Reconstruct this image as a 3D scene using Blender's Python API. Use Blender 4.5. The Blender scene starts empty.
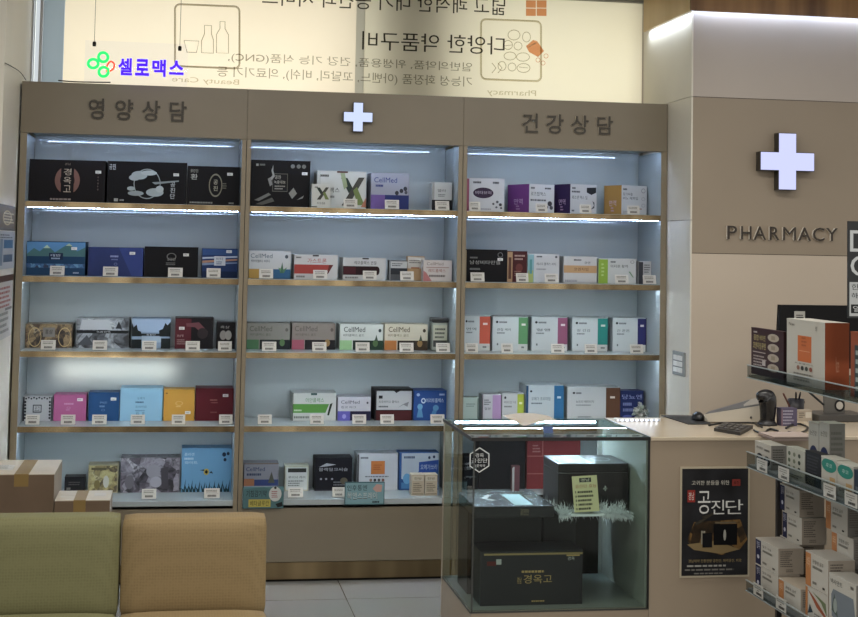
import bpy, bmesh, math, random
from mathutils import Vector, Matrix
random.seed(7)
sc = bpy.context.scene
COL = sc.collection

# ------------------------------------------------------------------ camera (solved from the photograph's vanishing points)
F_PX, CX, CY = 1460.79, 429.0, 161.4
CAM = Vector((0.7563, -6.9916, 1.5829))
RM = ((0.98580231, -0.01845533, -0.16689279), (0.02800541, 0.99809069, 0.05505156), (0.16555815, -0.05894386, 0.98443696))
RIGHT = Vector((RM[0][0], RM[0][2], -RM[0][1])); DOWN = Vector((RM[1][0], RM[1][2], -RM[1][1])); FWD = Vector((RM[2][0], RM[2][2], -RM[2][1]))
def at(px, py, X=None, Y=None, Z=None):
    d = RIGHT * ((px - CX) / F_PX) + DOWN * ((py - CY) / F_PX) + FWD
    if X is not None: t = (X - CAM.x) / d.x
    elif Y is not None: t = (Y - CAM.y) / d.y
    else: t = (Z - CAM.z) / d.z
    return CAM + d * t
cd = bpy.data.cameras.new('camera'); cam = bpy.data.objects.new('camera', cd); COL.objects.link(cam)
cam.matrix_world = Matrix(((RIGHT.x, -DOWN.x, -FWD.x, CAM.x), (RIGHT.y, -DOWN.y, -FWD.y, CAM.y), (RIGHT.z, -DOWN.z, -FWD.z, CAM.z), (0, 0, 0, 1)))
cd.sensor_fit = 'HORIZONTAL'; cd.sensor_width = 36; cd.lens = F_PX / 858 * 36; cd.shift_y = -(308.5 - CY) / 858; cd.clip_start = 0.05
sc.camera = cam

# ------------------------------------------------------------------ materials
MATS = {}
def lin(c): return c / 12.92 if c <= 0.04045 else ((c + 0.055) / 1.055) ** 2.4
def hexc(h): return tuple(lin(int(h[i:i + 2], 16) / 255) for i in (0, 2, 4)) + (1.0,)
def principled(name):
    m = bpy.data.materials.new(name); m.use_nodes = True
    return m, m.node_tree.nodes, m.node_tree.links, m.node_tree.nodes['Principled BSDF']
def M(h, rough=0.5, metal=0.0, emit=0.0, spec=0.5):
    k = (h, rough, metal, emit, spec)
    if k in MATS: return MATS[k]
    m, N, Lk, b = principled('paint_' + h)
    b.inputs['Base Color'].default_value = hexc(h); b.inputs['Roughness'].default_value = rough; b.inputs['Metallic'].default_value = metal
    b.inputs['Specular IOR Level'].default_value = spec
    if emit: b.inputs['Emission Color'].default_value = hexc(h); b.inputs['Emission Strength'].default_value = emit
    MATS[k] = m; return m
def noisy(name, h1, h2, scale, rough=0.5, bump=0.0, stretch=(1, 1, 1), detail=4, metal=0.0, lo=0.35, hi=0.65):
    if name in MATS: return MATS[name]
    m, N, Lk, b = principled(name)
    tc = N.new('ShaderNodeTexCoord'); mp = N.new('ShaderNodeMapping'); mp.inputs['Scale'].default_value = stretch
    nz = N.new('ShaderNodeTexNoise'); nz.inputs['Scale'].default_value = scale; nz.inputs['Detail'].default_value = detail
    cr = N.new('ShaderNodeValToRGB'); cr.color_ramp.elements[0].color = hexc(h1); cr.color_ramp.elements[1].color = hexc(h2)
    cr.color_ramp.elements[0].position = lo; cr.color_ramp.elements[1].position = hi
    Lk.new(tc.outputs['Object'], mp.inputs['Vector']); Lk.new(mp.outputs['Vector'], nz.inputs['Vector'])
    Lk.new(nz.outputs['Fac'], cr.inputs['Fac']); Lk.new(cr.outputs['Color'], b.inputs['Base Color'])
    b.inputs['Roughness'].default_value = rough; b.inputs['Metallic'].default_value = metal
    if bump:
        bp = N.new('ShaderNodeBump'); bp.inputs['Strength'].default_value = bump; bp.inputs['Distance'].default_value = 0.002
        Lk.new(nz.outputs['Fac'], bp.inputs['Height']); Lk.new(bp.outputs['Normal'], b.inputs['Normal'])
    MATS[name] = m; return m
def photo(name, cols, scale, rough=0.4):
    """a busy printed picture: voronoi cells broken up by noise"""
    if name in MATS: return MATS[name]
    m, N, Lk, b = principled(name)
    tc = N.new('ShaderNodeTexCoord'); nz = N.new('ShaderNodeTexNoise'); nz.inputs['Scale'].default_value = scale; nz.inputs['Detail'].default_value = 6; nz.inputs['Distortion'].default_value = 1.2
    vo = N.new('ShaderNodeTexVoronoi'); vo.inputs['Scale'].default_value = scale * 0.8
    mx = N.new('ShaderNodeMix'); mx.data_type = 'FLOAT'; mx.inputs['Factor'].default_value = 0.45
    sp = N.new('ShaderNodeSeparateColor')
    cr = N.new('ShaderNodeValToRGB'); cr.color_ramp.interpolation = 'LINEAR'
    el = cr.color_ramp.elements
    n = len(cols)
    el[0].position = 0.25; el[0].color = hexc(cols[0]); el[1].position = 0.75; el[1].color = hexc(cols[-1])
    for i in range(1, n - 1):
        e = el.new(0.25 + 0.5 * i / (n - 1)); e.color = hexc(cols[i])
    Lk.new(tc.outputs['Object'], nz.inputs['Vector']); Lk.new(tc.outputs['Object'], vo.inputs['Vector'])
    Lk.new(vo.outputs['Color'], sp.inputs['Color'])
    Lk.new(nz.outputs['Fac'], mx.inputs[2]); Lk.new(sp.outputs['Red'], mx.inputs[3]); Lk.new(mx.outputs[0], cr.inputs['Fac'])
    Lk.new(cr.outputs['Color'], b.inputs['Base Color']); b.inputs['Roughness'].default_value = rough
    MATS[name] = m; return m
def glass(name, tint, refl=0.9, rough=0.0):
    if name in MATS: return MATS[name]
    m = bpy.data.materials.new(name); m.use_nodes = True; N = m.node_tree.nodes; Lk = m.node_tree.links; N.clear()
    o = N.new('ShaderNodeOutputMaterial'); t = N.new('ShaderNodeBsdfTransparent'); g = N.new('ShaderNodeBsdfGlossy'); f = N.new('ShaderNodeFresnel'); mx = N.new('ShaderNodeMixShader')
    mu = N.new('ShaderNodeMath'); mu.operation = 'MULTIPLY'; mu.inputs[1].default_value = refl
    t.inputs['Color'].default_value = hexc(tint); g.inputs['Roughness'].default_value = rough; f.inputs['IOR'].default_value = 1.45
    ge = N.new('ShaderNodeNewGeometry'); iv = N.new('ShaderNodeMath'); iv.operation = 'SUBTRACT'; iv.inputs[0].default_value = 1.0; m2 = N.new('ShaderNodeMath'); m2.operation = 'MULTIPLY'
    Lk.new(ge.outputs['Backfacing'], iv.inputs[1]); Lk.new(f.outputs[0], mu.inputs[0]); Lk.new(mu.outputs[0], m2.inputs[0]); Lk.new(iv.outputs[0], m2.inputs[1]); Lk.new(m2.outputs[0], mx.inputs[0]); Lk.new(t.outputs[0], mx.inputs[1]); Lk.new(g.outputs[0], mx.inputs[2]); Lk.new(mx.outputs[0], o.inputs[0])
    MATS[name] = m; return m
def emitter(name, h, s):
    if name in MATS: return MATS[name]
    m = bpy.data.materials.new(name); m.use_nodes = True; N = m.node_tree.nodes; Lk = m.node_tree.links; N.clear()
    o = N.new('ShaderNodeOutputMaterial'); e = N.new('ShaderNodeEmission'); e.inputs['Color'].default_value = hexc(h); e.inputs['Strength'].default_value = s
    Lk.new(e.outputs[0], o.inputs[0]); MATS[name] = m; return m
def led(name, h, s, pitch=0.021):
    """an LED tape: bright beads with dimmer gaps along X"""
    if name in MATS: return MATS[name]
    m = bpy.data.materials.new(name); m.use_nodes = True; N = m.node_tree.nodes; Lk = m.node_tree.links; N.clear()
    o = N.new('ShaderNodeOutputMaterial'); e = N.new('ShaderNodeEmission'); e.inputs['Color'].default_value = hexc(h)
    tc = N.new('ShaderNodeTexCoord'); sx = N.new('ShaderNodeSeparateXYZ'); a = N.new('ShaderNodeMath'); a.operation = 'MULTIPLY'; a.inputs[1].default_value = 2 * math.pi / pitch
    si = N.new('ShaderNodeMath'); si.operation = 'SINE'; mr = N.new('ShaderNodeMapRange'); mr.inputs[1].default_value = -1; mr.inputs[2].default_value = 1; mr.inputs[3].default_value = s * 0.1; mr.inputs[4].default_value = s * 1.9
    Lk.new(tc.outputs['Object'], sx.inputs[0]); Lk.new(sx.outputs[0], a.inputs[0]); Lk.new(a.outputs[0], si.inputs[0]); Lk.new(si.outputs[0], mr.inputs[0]); Lk.new(mr.outputs[0], e.inputs['Strength']); Lk.new(e.outputs[0], o.inputs[0])
    MATS[name] = m; return m
def translucent(name, h, h2, scale):
    if name in MATS: return MATS[name]
    m = bpy.data.materials.new(name); m.use_nodes = True; N = m.node_tree.nodes; Lk = m.node_tree.links; N.clear()
    o = N.new('ShaderNodeOutputMaterial'); t = N.new('ShaderNodeBsdfTranslucent'); d = N.new('ShaderNodeBsdfDiffuse'); mx = N.new('ShaderNodeMixShader'); mx.inputs[0].default_value = 0.25
    tc = N.new('ShaderNodeTexCoord'); nz = N.new('ShaderNodeTexNoise'); nz.inputs['Scale'].default_value = scale; nz.inputs['Detail'].default_value = 3
    cr = N.new('ShaderNodeValToRGB'); cr.color_ramp.elements[0].color = hexc(h); cr.color_ramp.elements[1].color = hexc(h2)
    Lk.new(tc.outputs['Object'], nz.inputs['Vector']); Lk.new(nz.outputs['Fac'], cr.inputs['Fac'])
    for s in (t, d): Lk.new(cr.outputs['Color'], s.inputs['Color'])
    Lk.new(t.outputs[0], mx.inputs[1]); Lk.new(d.outputs[0], mx.inputs[2]); Lk.new(mx.outputs[0], o.inputs[0])
    MATS[name] = m; return m
def brass(name='brushed_brass', h1='68573f', h2='bda985', rough=0.26, sx=7):
    return noisy(name, h1, h2, 1.0, rough=rough, stretch=(sx, 0.3, 0.4), detail=2, metal=0.85, lo=0.3, hi=0.7)
def fabric(name, h1, h2):
    if name in MATS: return MATS[name]
    m, N, Lk, b = principled(name)
    tc = N.new('ShaderNodeTexCoord'); ck = N.new('ShaderNodeTexVoronoi'); ck.inputs['Scale'].default_value = 110; ck.inputs['Randomness'].default_value = 0.25
    cr = N.new('ShaderNodeValToRGB'); cr.color_ramp.elements[0].color = hexc(h2); cr.color_ramp.elements[1].color = hexc(h1); cr.color_ramp.elements[0].position = 0.0; cr.color_ramp.elements[1].position = 0.6
    bp = N.new('ShaderNodeBump'); bp.inputs['Strength'].default_value = 0.2; bp.inputs['Distance'].default_value = 0.002; bp.invert = True
    Lk.new(tc.outputs['Object'], ck.inputs['Vector']); Lk.new(ck.outputs['Distance'], cr.inputs['Fac']); Lk.new(cr.outputs['Color'], b.inputs['Base Color'])
    Lk.new(ck.outputs['Distance'], bp.inputs['Height']); Lk.new(bp.outputs['Normal'], b.inputs['Normal']); b.inputs['Roughness'].default_value = 0.75
    MATS[name] = m; return m
def muted(h):
    c = [int(h[i:i + 2], 16) for i in (0, 2, 4)]; g = 0.3 * c[0] + 0.59 * c[1] + 0.11 * c[2]
    return ''.join('%02x' % max(0, min(255, round(g + (v - g) * 0.78))) for v in c)
def as_mat(m): return M(muted(m), 0.5, spec=0.14) if isinstance(m, str) else m

# ------------------------------------------------------------------ text
TXT = {}
def text_geo(s, ext=0.0, off=0.0):
    """(verts, faces) of lettering normalised to a unit box; z is the extrusion"""
    k = (s, ext, off)
    if k in TXT: return TXT[k]
    cu = bpy.data.curves.new('lettering_curve', 'FONT'); cu.body = s; cu.size = 1; cu.resolution_u = 3; cu.extrude = ext
    cu.offset = off
    o = bpy.data.objects.new('lettering_curve', cu); me = o.to_mesh()
    vs = [v.co.copy() for v in me.vertices]; fs = [tuple(p.vertices) for p in me.polygons]; nz = [p.normal.z for p in me.polygons]
    o.to_mesh_clear()
    bpy.data.objects.remove(o); bpy.data.curves.remove(cu)
    x0 = min(v.x for v in vs); x1 = max(v.x for v in vs); y0 = min(v.y for v in vs); y1 = max(v.y for v in vs)
    vs = [Vector(((v.x - x0) / (x1 - x0), (v.y - y0) / (y1 - y0), v.z)) for v in vs]
    TXT[k] = (vs, fs, nz, (x1 - x0) / (y1 - y0)); return TXT[k]

# ------------------------------------------------------------------ mesh building
class MB:
    def __init__(s): s.v = []; s.f = []; s.m = []; s.ml = []; s.sm = []
    def mi(s, mat):
        mat = as_mat(mat)
        if mat not in s.ml: s.ml.append(mat)
        return s.ml.index(mat)
    def add(s, vs, fs, mat, smooth=False, mats=None):
        b = len(s.v); s.v += [tuple(v) for v in vs]; i = s.mi(mat)
        for k, f in enumerate(fs):
            s.f.append(tuple(b + a for a in f)); s.m.append(s.mi(mats[k]) if mats else i); s.sm.append(smooth)
        return s
    def bm(s, bm, mat, smooth=False):
        bm.verts.index_update(); s.add([v.co.copy() for v in bm.verts], [tuple(v.index for v in f.verts) for f in bm.faces], mat, smooth); bm.free(); return s
    def box(s, lo, hi, mat, bev=0.0, seg=2, rot=None, piv=None, mats=None, smooth=False):
        lo = Vector(lo); hi = Vector(hi)
        if bev:
            b = bmesh.new(); bmesh.ops.create_cube(b, size=1)
            for v in b.verts: v.co = Vector([(lo[i] + hi[i]) / 2 + v.co[i] * (hi[i] - lo[i]) for i in range(3)])
            bmesh.ops.bevel(b, geom=list(b.edges), offset=bev, segments=seg, affect='EDGES', profile=0.5)
            if rot: bmesh.ops.transform(b, matrix=Matrix.Translation(piv) @ rot.to_4x4() @ Matrix.Translation(-Vector(piv)), verts=b.verts)
            return s.bm(b, mat, smooth)
        v = [Vector((x, y, z)) for z in (lo.z, hi.z) for y in (lo.y, hi.y) for x in (lo.x, hi.x)]
        if rot: v = [Vector(piv) + rot @ (a - Vector(piv)) for a in v]
        fs = [(0, 2, 3, 1), (4, 5, 7, 6), (0, 1, 5, 4), (2, 6, 7, 3), (0, 4, 6, 2), (1, 3, 7, 5)]  # bottom top front back left right
        return s.add(v, fs, mat, mats=mats)
    def quad(s, pts, mat): return s.add(pts, [tuple(range(len(pts)))], mat)
    def prism(s, poly, d, mat):
        """poly: 3D outline; extruded by vector d"""
        n = len(poly); d = Vector(d); p = [Vector(a) for a in poly]
        vs = p + [a + d for a in p]
        fs = [tuple(range(n)), tuple(range(2 * n - 1, n - 1, -1))] + [(i, i + n, (i + 1) % n + n, (i + 1) % n) for i in range(n)]
        return s.add(vs, fs, mat)
    def tube(s, pts, r, mat, n=10, close=False):
        pts = [Vector(p) for p in pts]; k = len(pts); rs = r if isinstance(r, (list, tuple)) else [r] * k
        vs = []; up = Vector((0.123, 0.456, 0.88)).normalized()
        for i, p in enumerate(pts):
            a = pts[(i - 1) % k] if (close or i > 0) else p; b = pts[(i + 1) % k] if (close or i < k - 1) else p
            t = (b - a).normalized(); u = t.cross(up)
            if u.length < 1e-3: u = t.cross(Vector((1, 0, 0)))
            u.normalize(); w = t.cross(u)
            for j in range(n):
                an = 2 * math.pi * j / n; vs.append(p + (u * math.cos(an) + w * math.sin(an)) * rs[i])
        fs = []
        for i in range(k if close else k - 1):
            for j in range(n): a = i * n + j; b2 = i * n + (j + 1) % n; c = ((i + 1) % k) * n; fs.append((a, b2, c + (j + 1) % n, c + j))
        if not close: fs += [tuple(range(n - 1, -1, -1)), tuple(range((k - 1) * n, k * n))]
        return s.add(vs, fs, mat, True)
    def lathe(s, prof, c, mat, n=24, axis=None):
        c = Vector(c); vs = []
        q = Vector((0, 0, 1)).rotation_difference(Vector(axis)) if axis else None
        for r, z in prof:
            for j in range(n):
                a = 2 * math.pi * j / n; v = Vector((r * math.cos(a), r * math.sin(a), z)); vs.append(c + (q @ v if q else v))
        fs = [(i * n + j, i * n + (j + 1) % n, (i + 1) * n + (j + 1) % n, (i + 1) * n + j) for i in range(len(prof) - 1) for j in range(n)]
        fs += [tuple(range(n - 1, -1, -1)), tuple(range((len(prof) - 1) * n, len(prof) * n))]
        return s.add(vs, fs, mat, True)
    def text(s, t, o, ux, uy, mat, ext=0.0, side=None, depth=0.0, mirror=False, off=0.0):
        """lettering filling the parallelogram o, o+ux, o+uy; extruded by depth along ux x uy"""
        vs, fs, nz, asp = text_geo(t, 0.5 if ext else 0.0, off); ux = Vector(ux); uy = Vector(uy); o = Vector(o); n = ux.cross(uy).normalized()
        P = [o + ux * ((1 - v.x) if mirror else v.x) + uy * v.y + n * ((v.z + 0.5) * ext if ext else 0) for v in vs]
        if ext: s.add(P, fs, mat, mats=[mat if z > 0.9 else (side or mat) for z in nz])
        else: s.add(P, fs, mat)
        return s
    def build(s, name, parent=None, loc=None, rz=0.0):
        me = bpy.data.meshes.new(name); me.from_pydata(s.v, [], s.f)
        for m in s.ml: me.materials.append(m)
        me.polygons.foreach_set('material_index', s.m); me.polygons.foreach_set('use_smooth', s.sm); me.update()
        o = bpy.data.objects.new(name, me); COL.objects.link(o)
        if parent is not None: o.parent = parent
        if loc is not None: o.location = loc
        o.rotation_euler = (0, 0, rz); return o
def tag(o, label, cat, group=None, kind=None):
    o['label'] = label; o['category'] = cat
    if group: o['group'] = group
    if kind: o['kind'] = kind
    return o
def empty(name, loc, label, cat, group=None, rz=0.0):
    o = bpy.data.objects.new(name, None); o.empty_display_size = 0.05; COL.objects.link(o); o.location = loc; o.rotation_euler = (0, 0, rz); return tag(o, label, cat, group)
def struct(o): o['kind'] = 'structure'; return o
def bez(pts, n=8):
    """Catmull-Rom through the points"""
    P = [Vector(p) for p in pts]; P = [2 * P[0] - P[1]] + P + [2 * P[-1] - P[-2]]; out = []
    for i in range(1, len(P) - 2):
        for k in range(n):
            t = k / n; a, b, c, d = P[i - 1:i + 3]
            out.append(0.5 * ((2 * b) + (c - a) * t + (2 * a - 5 * b + 4 * c - d) * t * t + (3 * b - a - 3 * c + d) * t ** 3))
    return out + [P[-2]]

# ------------------------------------------------------------------ printing on a flat face
class Face:
    """prints on a rectangle: origin o (bottom-left), ux across, uz up, n outward normal"""
    def __init__(s, mb, o, ux, uz, n): s.mb = mb; s.o = Vector(o); s.ux = Vector(ux); s.uz = Vector(uz); s.n = Vector(n); s.k = 0
    def P(s, u, v): return s.o + s.ux * u + s.uz * v + s.n * (0.0003 + 0.00012 * s.k)
    def draw(s, items):
        for it in items:
            c = it[0]; s.k += 1
            if c == 'r': _, u0, v0, u1, v1, m = it; s.mb.quad([s.P(u0, v0), s.P(u1, v0), s.P(u1, v1), s.P(u0, v1)], m)
            elif c == 'p': s.mb.quad([s.P(u, v) for u, v in it[1]], it[2])
            elif c == 'e':
                _, u, v, ru, rv, m = it; s.mb.quad([s.P(u + ru * math.cos(a * math.pi / 12), v + rv * math.sin(a * math.pi / 12)) for a in range(24)], m)
            elif c == 'R':
                _, u, v, ru, rv, th, m = it; n = 28; vs = []
                for q in (1.0, 1 - th):
                    vs += [s.P(u + q * ru * math.cos(2 * math.pi * a / n), v + q * rv * math.sin(2 * math.pi * a / n)) for a in range(n)]
                s.mb.add(vs, [(a, (a + 1) % n, (a + 1) % n + n, a + n) for a in range(n)], m)
            elif c == 't':
                _, t, u0, v0, u1, v1, m = it; s.mb.text(t, s.P(u0, v0), s.ux * (u1 - u0), s.uz * (v1 - v0), m)
            elif c == 'l':
                _, u0, v0, u1, v1, n, m = it; rr = random.Random(int(u0 * 1000 + v0 * 77 + n))
                h = (v1 - v0) / (2 * n - 1) if n > 1 else (v1 - v0)
                for i in range(n):
                    vv = v1 - h * (2 * i + 1); x = u0; end = u0 + (u1 - u0) * rr.uniform(0.65, 1)
                    while x < end - 1e-6:
                        w = (u1 - u0) * rr.uniform(0.05, 0.13); x2 = min(x + w, end)
                        s.mb.quad([s.P(x, vv), s.P(x2, vv), s.P(x2, vv + h), s.P(x, vv + h)], m); x = x2 + (u1 - u0) * 0.022

def carton(name, label, cat, group, loc, w, d, h, mat, prints=(), left=None, right=None, top=None, rz=0.0, sticker=None, left_prints=(), top_prints=(), bev=0.0):
    """a printed box: origin at its front-left bottom corner, front facing -Y"""
    mb = MB(); m = as_mat(mat)
    ms = [m, as_mat(top or mat), m, m, as_mat(left or mat), as_mat(right or mat)]
    mb.box((0, 0, 0), (w, d, h), m, mats=ms)
    # tuck flap: a slightly proud lid line round the top of the carton
    e = 0.0006; fl = MB()
    mb.box((-e, -e, h - 0.0035), (w + e, d + e, h + e), as_mat(top or mat), mats=[ms[1], ms[1], ms[2], ms[3], ms[4], ms[5]])
    Face(mb, (0, 0, 0), (w, 0, 0), (0, 0, h), (0, -1, 0)).draw([p for p in prints])
    if left_prints: Face(mb, (0, d, 0), (0, -d, 0), (0, 0, h), (-1, 0, 0)).draw(left_prints)
    if top_prints: Face(mb, (0, 0, h + e), (w, 0, 0), (0, d, 0), (0, 0, 1)).draw(top_prints)
    o = mb.build(name, None, loc, rz); tag(o, label, cat, group)
    if sticker:
        u, v = sticker; sw, sh = 0.026, 0.013; b = MB(); x0 = w * u; z0 = h * v
        b.box((x0, -0.0042, z0), (x0 + sw, 0, z0 + sh), 'd8d8d2'); f = Face(b, (x0, -0.0042, z0), (sw, 0, 0), (0, 0, sh), (0, -1, 0)); f.draw([('l', .15, .3, .85, .7, 2, '7a7a78')])
        b.build('price_sticker', o)
    return o
# ------------------------------------------------------------------ the setting
W = 1.05; DEP = 0.40; BACK = 0.365
ZS = {'s1': 1.7655, 's2': 1.4192, 's3': 1.0736, 's4': 0.7283, 's5': 0.3826}
HT, HB, KICK = 2.3223, 2.0822, 0.0921
PX = 3.15                                # plane of the projecting wall's side
CEIL = 2.95
BEIGE = noisy('warm_grey_panel', '776d5c', '7b7160', 3, rough=0.38)
def tile_mat():
    m, N, Lk, b = principled('floor_tile')
    tc = N.new('ShaderNodeTexCoord'); mp = N.new('ShaderNodeMapping'); mp.inputs['Location'].default_value = (-1.535 + 0.6 * 10 + 0.002, 0.355 + 0.6 * 20 + 0.002, 0)
    br = N.new('ShaderNodeTexBrick'); br.offset = 0; br.squash = 1; br.inputs['Scale'].default_value = 1; br.inputs['Brick Width'].default_value = 0.6; br.inputs['Row Height'].default_value = 0.6; br.inputs['Mortar Size'].default_value = 0.0022; br.inputs['Mortar Smooth'].default_value = 0.1
    br.inputs['Color1'].default_value = hexc('8c8b87'); br.inputs['Color2'].default_value = hexc('908f8b'); br.inputs['Mortar'].default_value = hexc('5c5850')
    nz = N.new('ShaderNodeTexNoise'); nz.inputs['Scale'].default_value = 2.2; nz.inputs['Detail'].default_value = 5
    mx = N.new('ShaderNodeMix'); mx.data_type = 'RGBA'; mx.blend_type = 'MULTIPLY'; mx.inputs['Factor'].default_value = 0.15
    Lk.new(tc.outputs['Object'], mp.inputs['Vector']); Lk.new(mp.outputs['Vector'], br.inputs['Vector']); Lk.new(tc.outputs['Object'], nz.inputs['Vector'])
    Lk.new(br.outputs['Color'], mx.inputs[6]); Lk.new(nz.outputs['Color'], mx.inputs[7]); Lk.new(mx.outputs[2], b.inputs['Base Color']); b.inputs['Roughness'].default_value = 0.16
    return m
struct(MB().box((-4, -9, -0.1), (7, 1.0, 0), tile_mat()).build('floor'))
struct(MB().box((-4, -9, CEIL), (7, 1.0, CEIL + 0.1), 'd6d2c8').build('ceiling'))
# wall behind the cabinets up to the window
struct(MB().box((-0.6, 0.47, 0), (PX + 0.3, 0.62, 2.20), 'c9c4ba').build('wall_back'))
# projecting walls either side: left pier (only its side shows) and the sign wall on the right
PIER = noisy('painted_pier', 'cfcabd', 'd4cfc2', 2, rough=0.5)
struct(MB().box((-2.2, -0.62, 0), (-0.004, 0.62, CEIL), PIER).build('wall_left'))
zr = (at(692, 253, Y=-.3403).z, at(693.5, 96.5, Y=-.3403).z)
wr = MB(); wy = -0.3403
wr.box((PX, wy, 0), (6.4, 0.62, zr[0] - 0.002), noisy('lower_wall_panel', 'b6a999', 'baad9d', 2, rough=0.5), mats=None)
wr.box((PX, wy, zr[0] + 0.001), (6.4, 0.62, zr[1] - 0.002), noisy('middle_wall_panel', '8c7f6e', '908372', 2, rough=0.5))
wr.box((PX, wy, zr[1] + 0.001), (6.4, 0.62, CEIL), noisy('upper_wall_panel', 'aaa097', 'aea49b', 2, rough=0.5))
wr.box((PX + 0.003, wy + 0.004, 0), (6.4, 0.61, CEIL), '4a443c')
struct(wr.build('wall_right'))
zm = at(680, 220.5, X=PX).z
ps = MB()
for a, b in ((0, zm - .0015), (zm + .0015, zr[1] - .0015), (zr[1] + .0015, CEIL)):
    ps.box((PX - 0.008, wy, a), (PX - 0.0005, 0.40, b), PIER)
struct(ps.build('trim_1'))
# wooden soffit round the sign wall with a light slot behind its lip
FZ = at(692, 11.5, Y=-.37).z
WOOD = noisy('glossy_walnut', '5a3a1e', '9c7448', 1.0, rough=0.22, stretch=(9, 9, 0.5), detail=3, lo=0.3, hi=0.7)
WOODL = noisy('pale_oak_veneer', 'b89a68', 'c7ab7c', 1.0, rough=0.4, stretch=(6, 6, 0.6), detail=3)
SX = at(691, 8, Y=-.40).x; SE = at(643.5, 25, X=SX).y
sf = MB(); sf.box((SX, -0.40, FZ), (6.4, -0.385, CEIL), WOOD); sf.box((SX, -0.384, FZ), (SX + .006, SE, CEIL), WOODL)
sf.box((SX + .007, -0.385, FZ + 0.05), (6.4, wy - .001, FZ + 0.06), '3a2a18')
struct(sf.build('trim_2'))
ledw = emitter('cove_led_light', 'c4dcff', 32.0)
cl = MB(); cl.box((SX + .02, -0.376, FZ + 0.030), (6.3, -0.366, FZ + 0.042), ledw); 
tag(cl.build('cove_light_strip'), 'cool white light strip tucked behind the wooden soffit lip above the sign wall', 'light')

# ------------------------------------------------------------------ window with printed translucent film, daylight behind
WY = 0.455
wx0 = at(64, 40, Y=WY).x; wx1 = at(643.5, 60, Y=WY).x; seam0 = at(355.5, 60, Y=WY).x; seam1 = at(364, 60, Y=WY).x
win = bpy.data.objects.new('window_1', None); COL.objects.link(win); win['kind'] = 'structure'
fr = MB(); FRM = 'c6c8cc'
fr.box((wx0 - 0.118, WY - 0.02, 2.2), (wx0 - 0.104, WY + 0.05, CEIL), FRM, bev=.003)
fr.box((0.0, WY - 0.03, 2.2), (wx0 - 0.165, WY + 0.05, CEIL), FRM, bev=.004)
fr.box((wx0, WY - 0.03, 2.905), (wx1, WY + 0.05, CEIL), '9c9a94', bev=.004)
fr.box((wx1 - 0.004, WY - 0.06, 2.2), (wx1 + 0.028, WY + 0.03, CEIL), 'dcdcdc', bev=.004)
fr.box((0.0, WY + 0.006, 2.2), (wx1, WY + 0.05, 2.215), FRM)
fr.build('window_frame', win)
fz = MB(); fz.box((wx0 - .103, WY, 2.215), (wx0 - .002, WY + .0015, 2.905), translucent('frosted_side_film', 'b4babd', 'bcc1c3', 1.5)); fz.build('frosted_film', win)
gp = MB(); gp.box((0.0, WY + 0.055, 2.2), (PX, WY + 0.061, CEIL), glass('window_glass', 'f4faff', 0.6)); gp.build('window_glass', win)
FILM = translucent('cream_window_film', 'f0e6d6', 'f6edde', 1.6)
FILM2 = translucent('overlapped_window_film', 'cdc8bc', 'd6d0c4', 1.6)
FILM3 = translucent('grey_cream_window_film', 'e8e2d4', 'f0e8d6', 1.2)
fm = MB(); fm.box((wx0, WY, 2.215), (seam0, WY + 0.0015, 2.905), FILM); fm.build('window_film', win)
fm = MB(); fm.box((seam0, WY + 0.002, 2.215), (seam1, WY + 0.004, 2.905), FILM2); fm.build('window_film_overlap', win)
xs3 = at(452, 60, Y=WY).x
fm = MB(); fm.box((seam1, WY, 2.215), (wx1 - 0.004, WY + 0.0015, 2.905), FILM3); fm.build('window_film', win)
GREY = glass('grey_print', 'a8a498', 0); INK = glass('black_print', '4a463e', 0); LG = glass('pale_grey_print', 'd2ccba', 0); ORG = glass('orange_print', 'e0a27a', 0); GR1 = glass('grey_outline_print', 'cdc9be', 0); LG1 = glass('pale_outline_print', 'dfdacb', 0); OR1 = glass('orange_outline_print', 'f0cdb4', 0)
pr = MB(); py = WY - 0.003
def wp(x, y): return at(x, y, Y=py)
def wtext(t, x0, y0, x1, y1, xl1, mat):
    """mirrored print: bottom-left (x0,y0), bottom-right (x1,y1), height taken at the left end up to xl1"""
    a = wp(x0, y0); b = wp(x1, y1); h = wp(x0, xl1).z - a.z
    pr.text(t, a, b - a, Vector((0, 0, h)), mat, mirror=True)
def wline(pts, r, mat, close=False): pr.tube([wp(*p) for p in pts], r, mat, n=6, close=close)
def rrect(x0, y0, x1, y1, r, sl=0.04):
    out = []
    for cx, cy, a0 in ((x1 - r, y0 + r, -90), (x1 - r, y1 - r, 0), (x0 + r, y1 - r, 90), (x0 + r, y0 + r, 180)):
        for k in range(5):
            a = math.radians(a0 + 22.5 * k); x = cx + r * math.cos(a); out.append((x, cy + r * math.sin(a) + sl * (x - x0)))
    return out
wline(rrect(175, 4, 239.5, 66, 5), 0.0045, GR1, True)
wline(rrect(481, 19, 541, 79, 5), 0.0045, LG1, True)
sl = lambda pts: [(x, y + 0.04 * (x - 184)) for x, y in pts]
wline(sl([(184, 40.5), (199, 40.5), (196.5, 52), (187, 52)]), 0.002, GR1, True)
wline(sl([(201.5, 52), (201.5, 40), (204.5, 33), (204.5, 24.5), (211.5, 24.5), (211.5, 33), (213.5, 39), (213.5, 52)]), 0.002, GR1, True)
wline(sl([(216.5, 51.5), (216.5, 33), (220, 27), (220, 20), (225, 20), (225, 27), (228.5, 33), (228.5, 51.5)]), 0.002, GR1, True)
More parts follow.
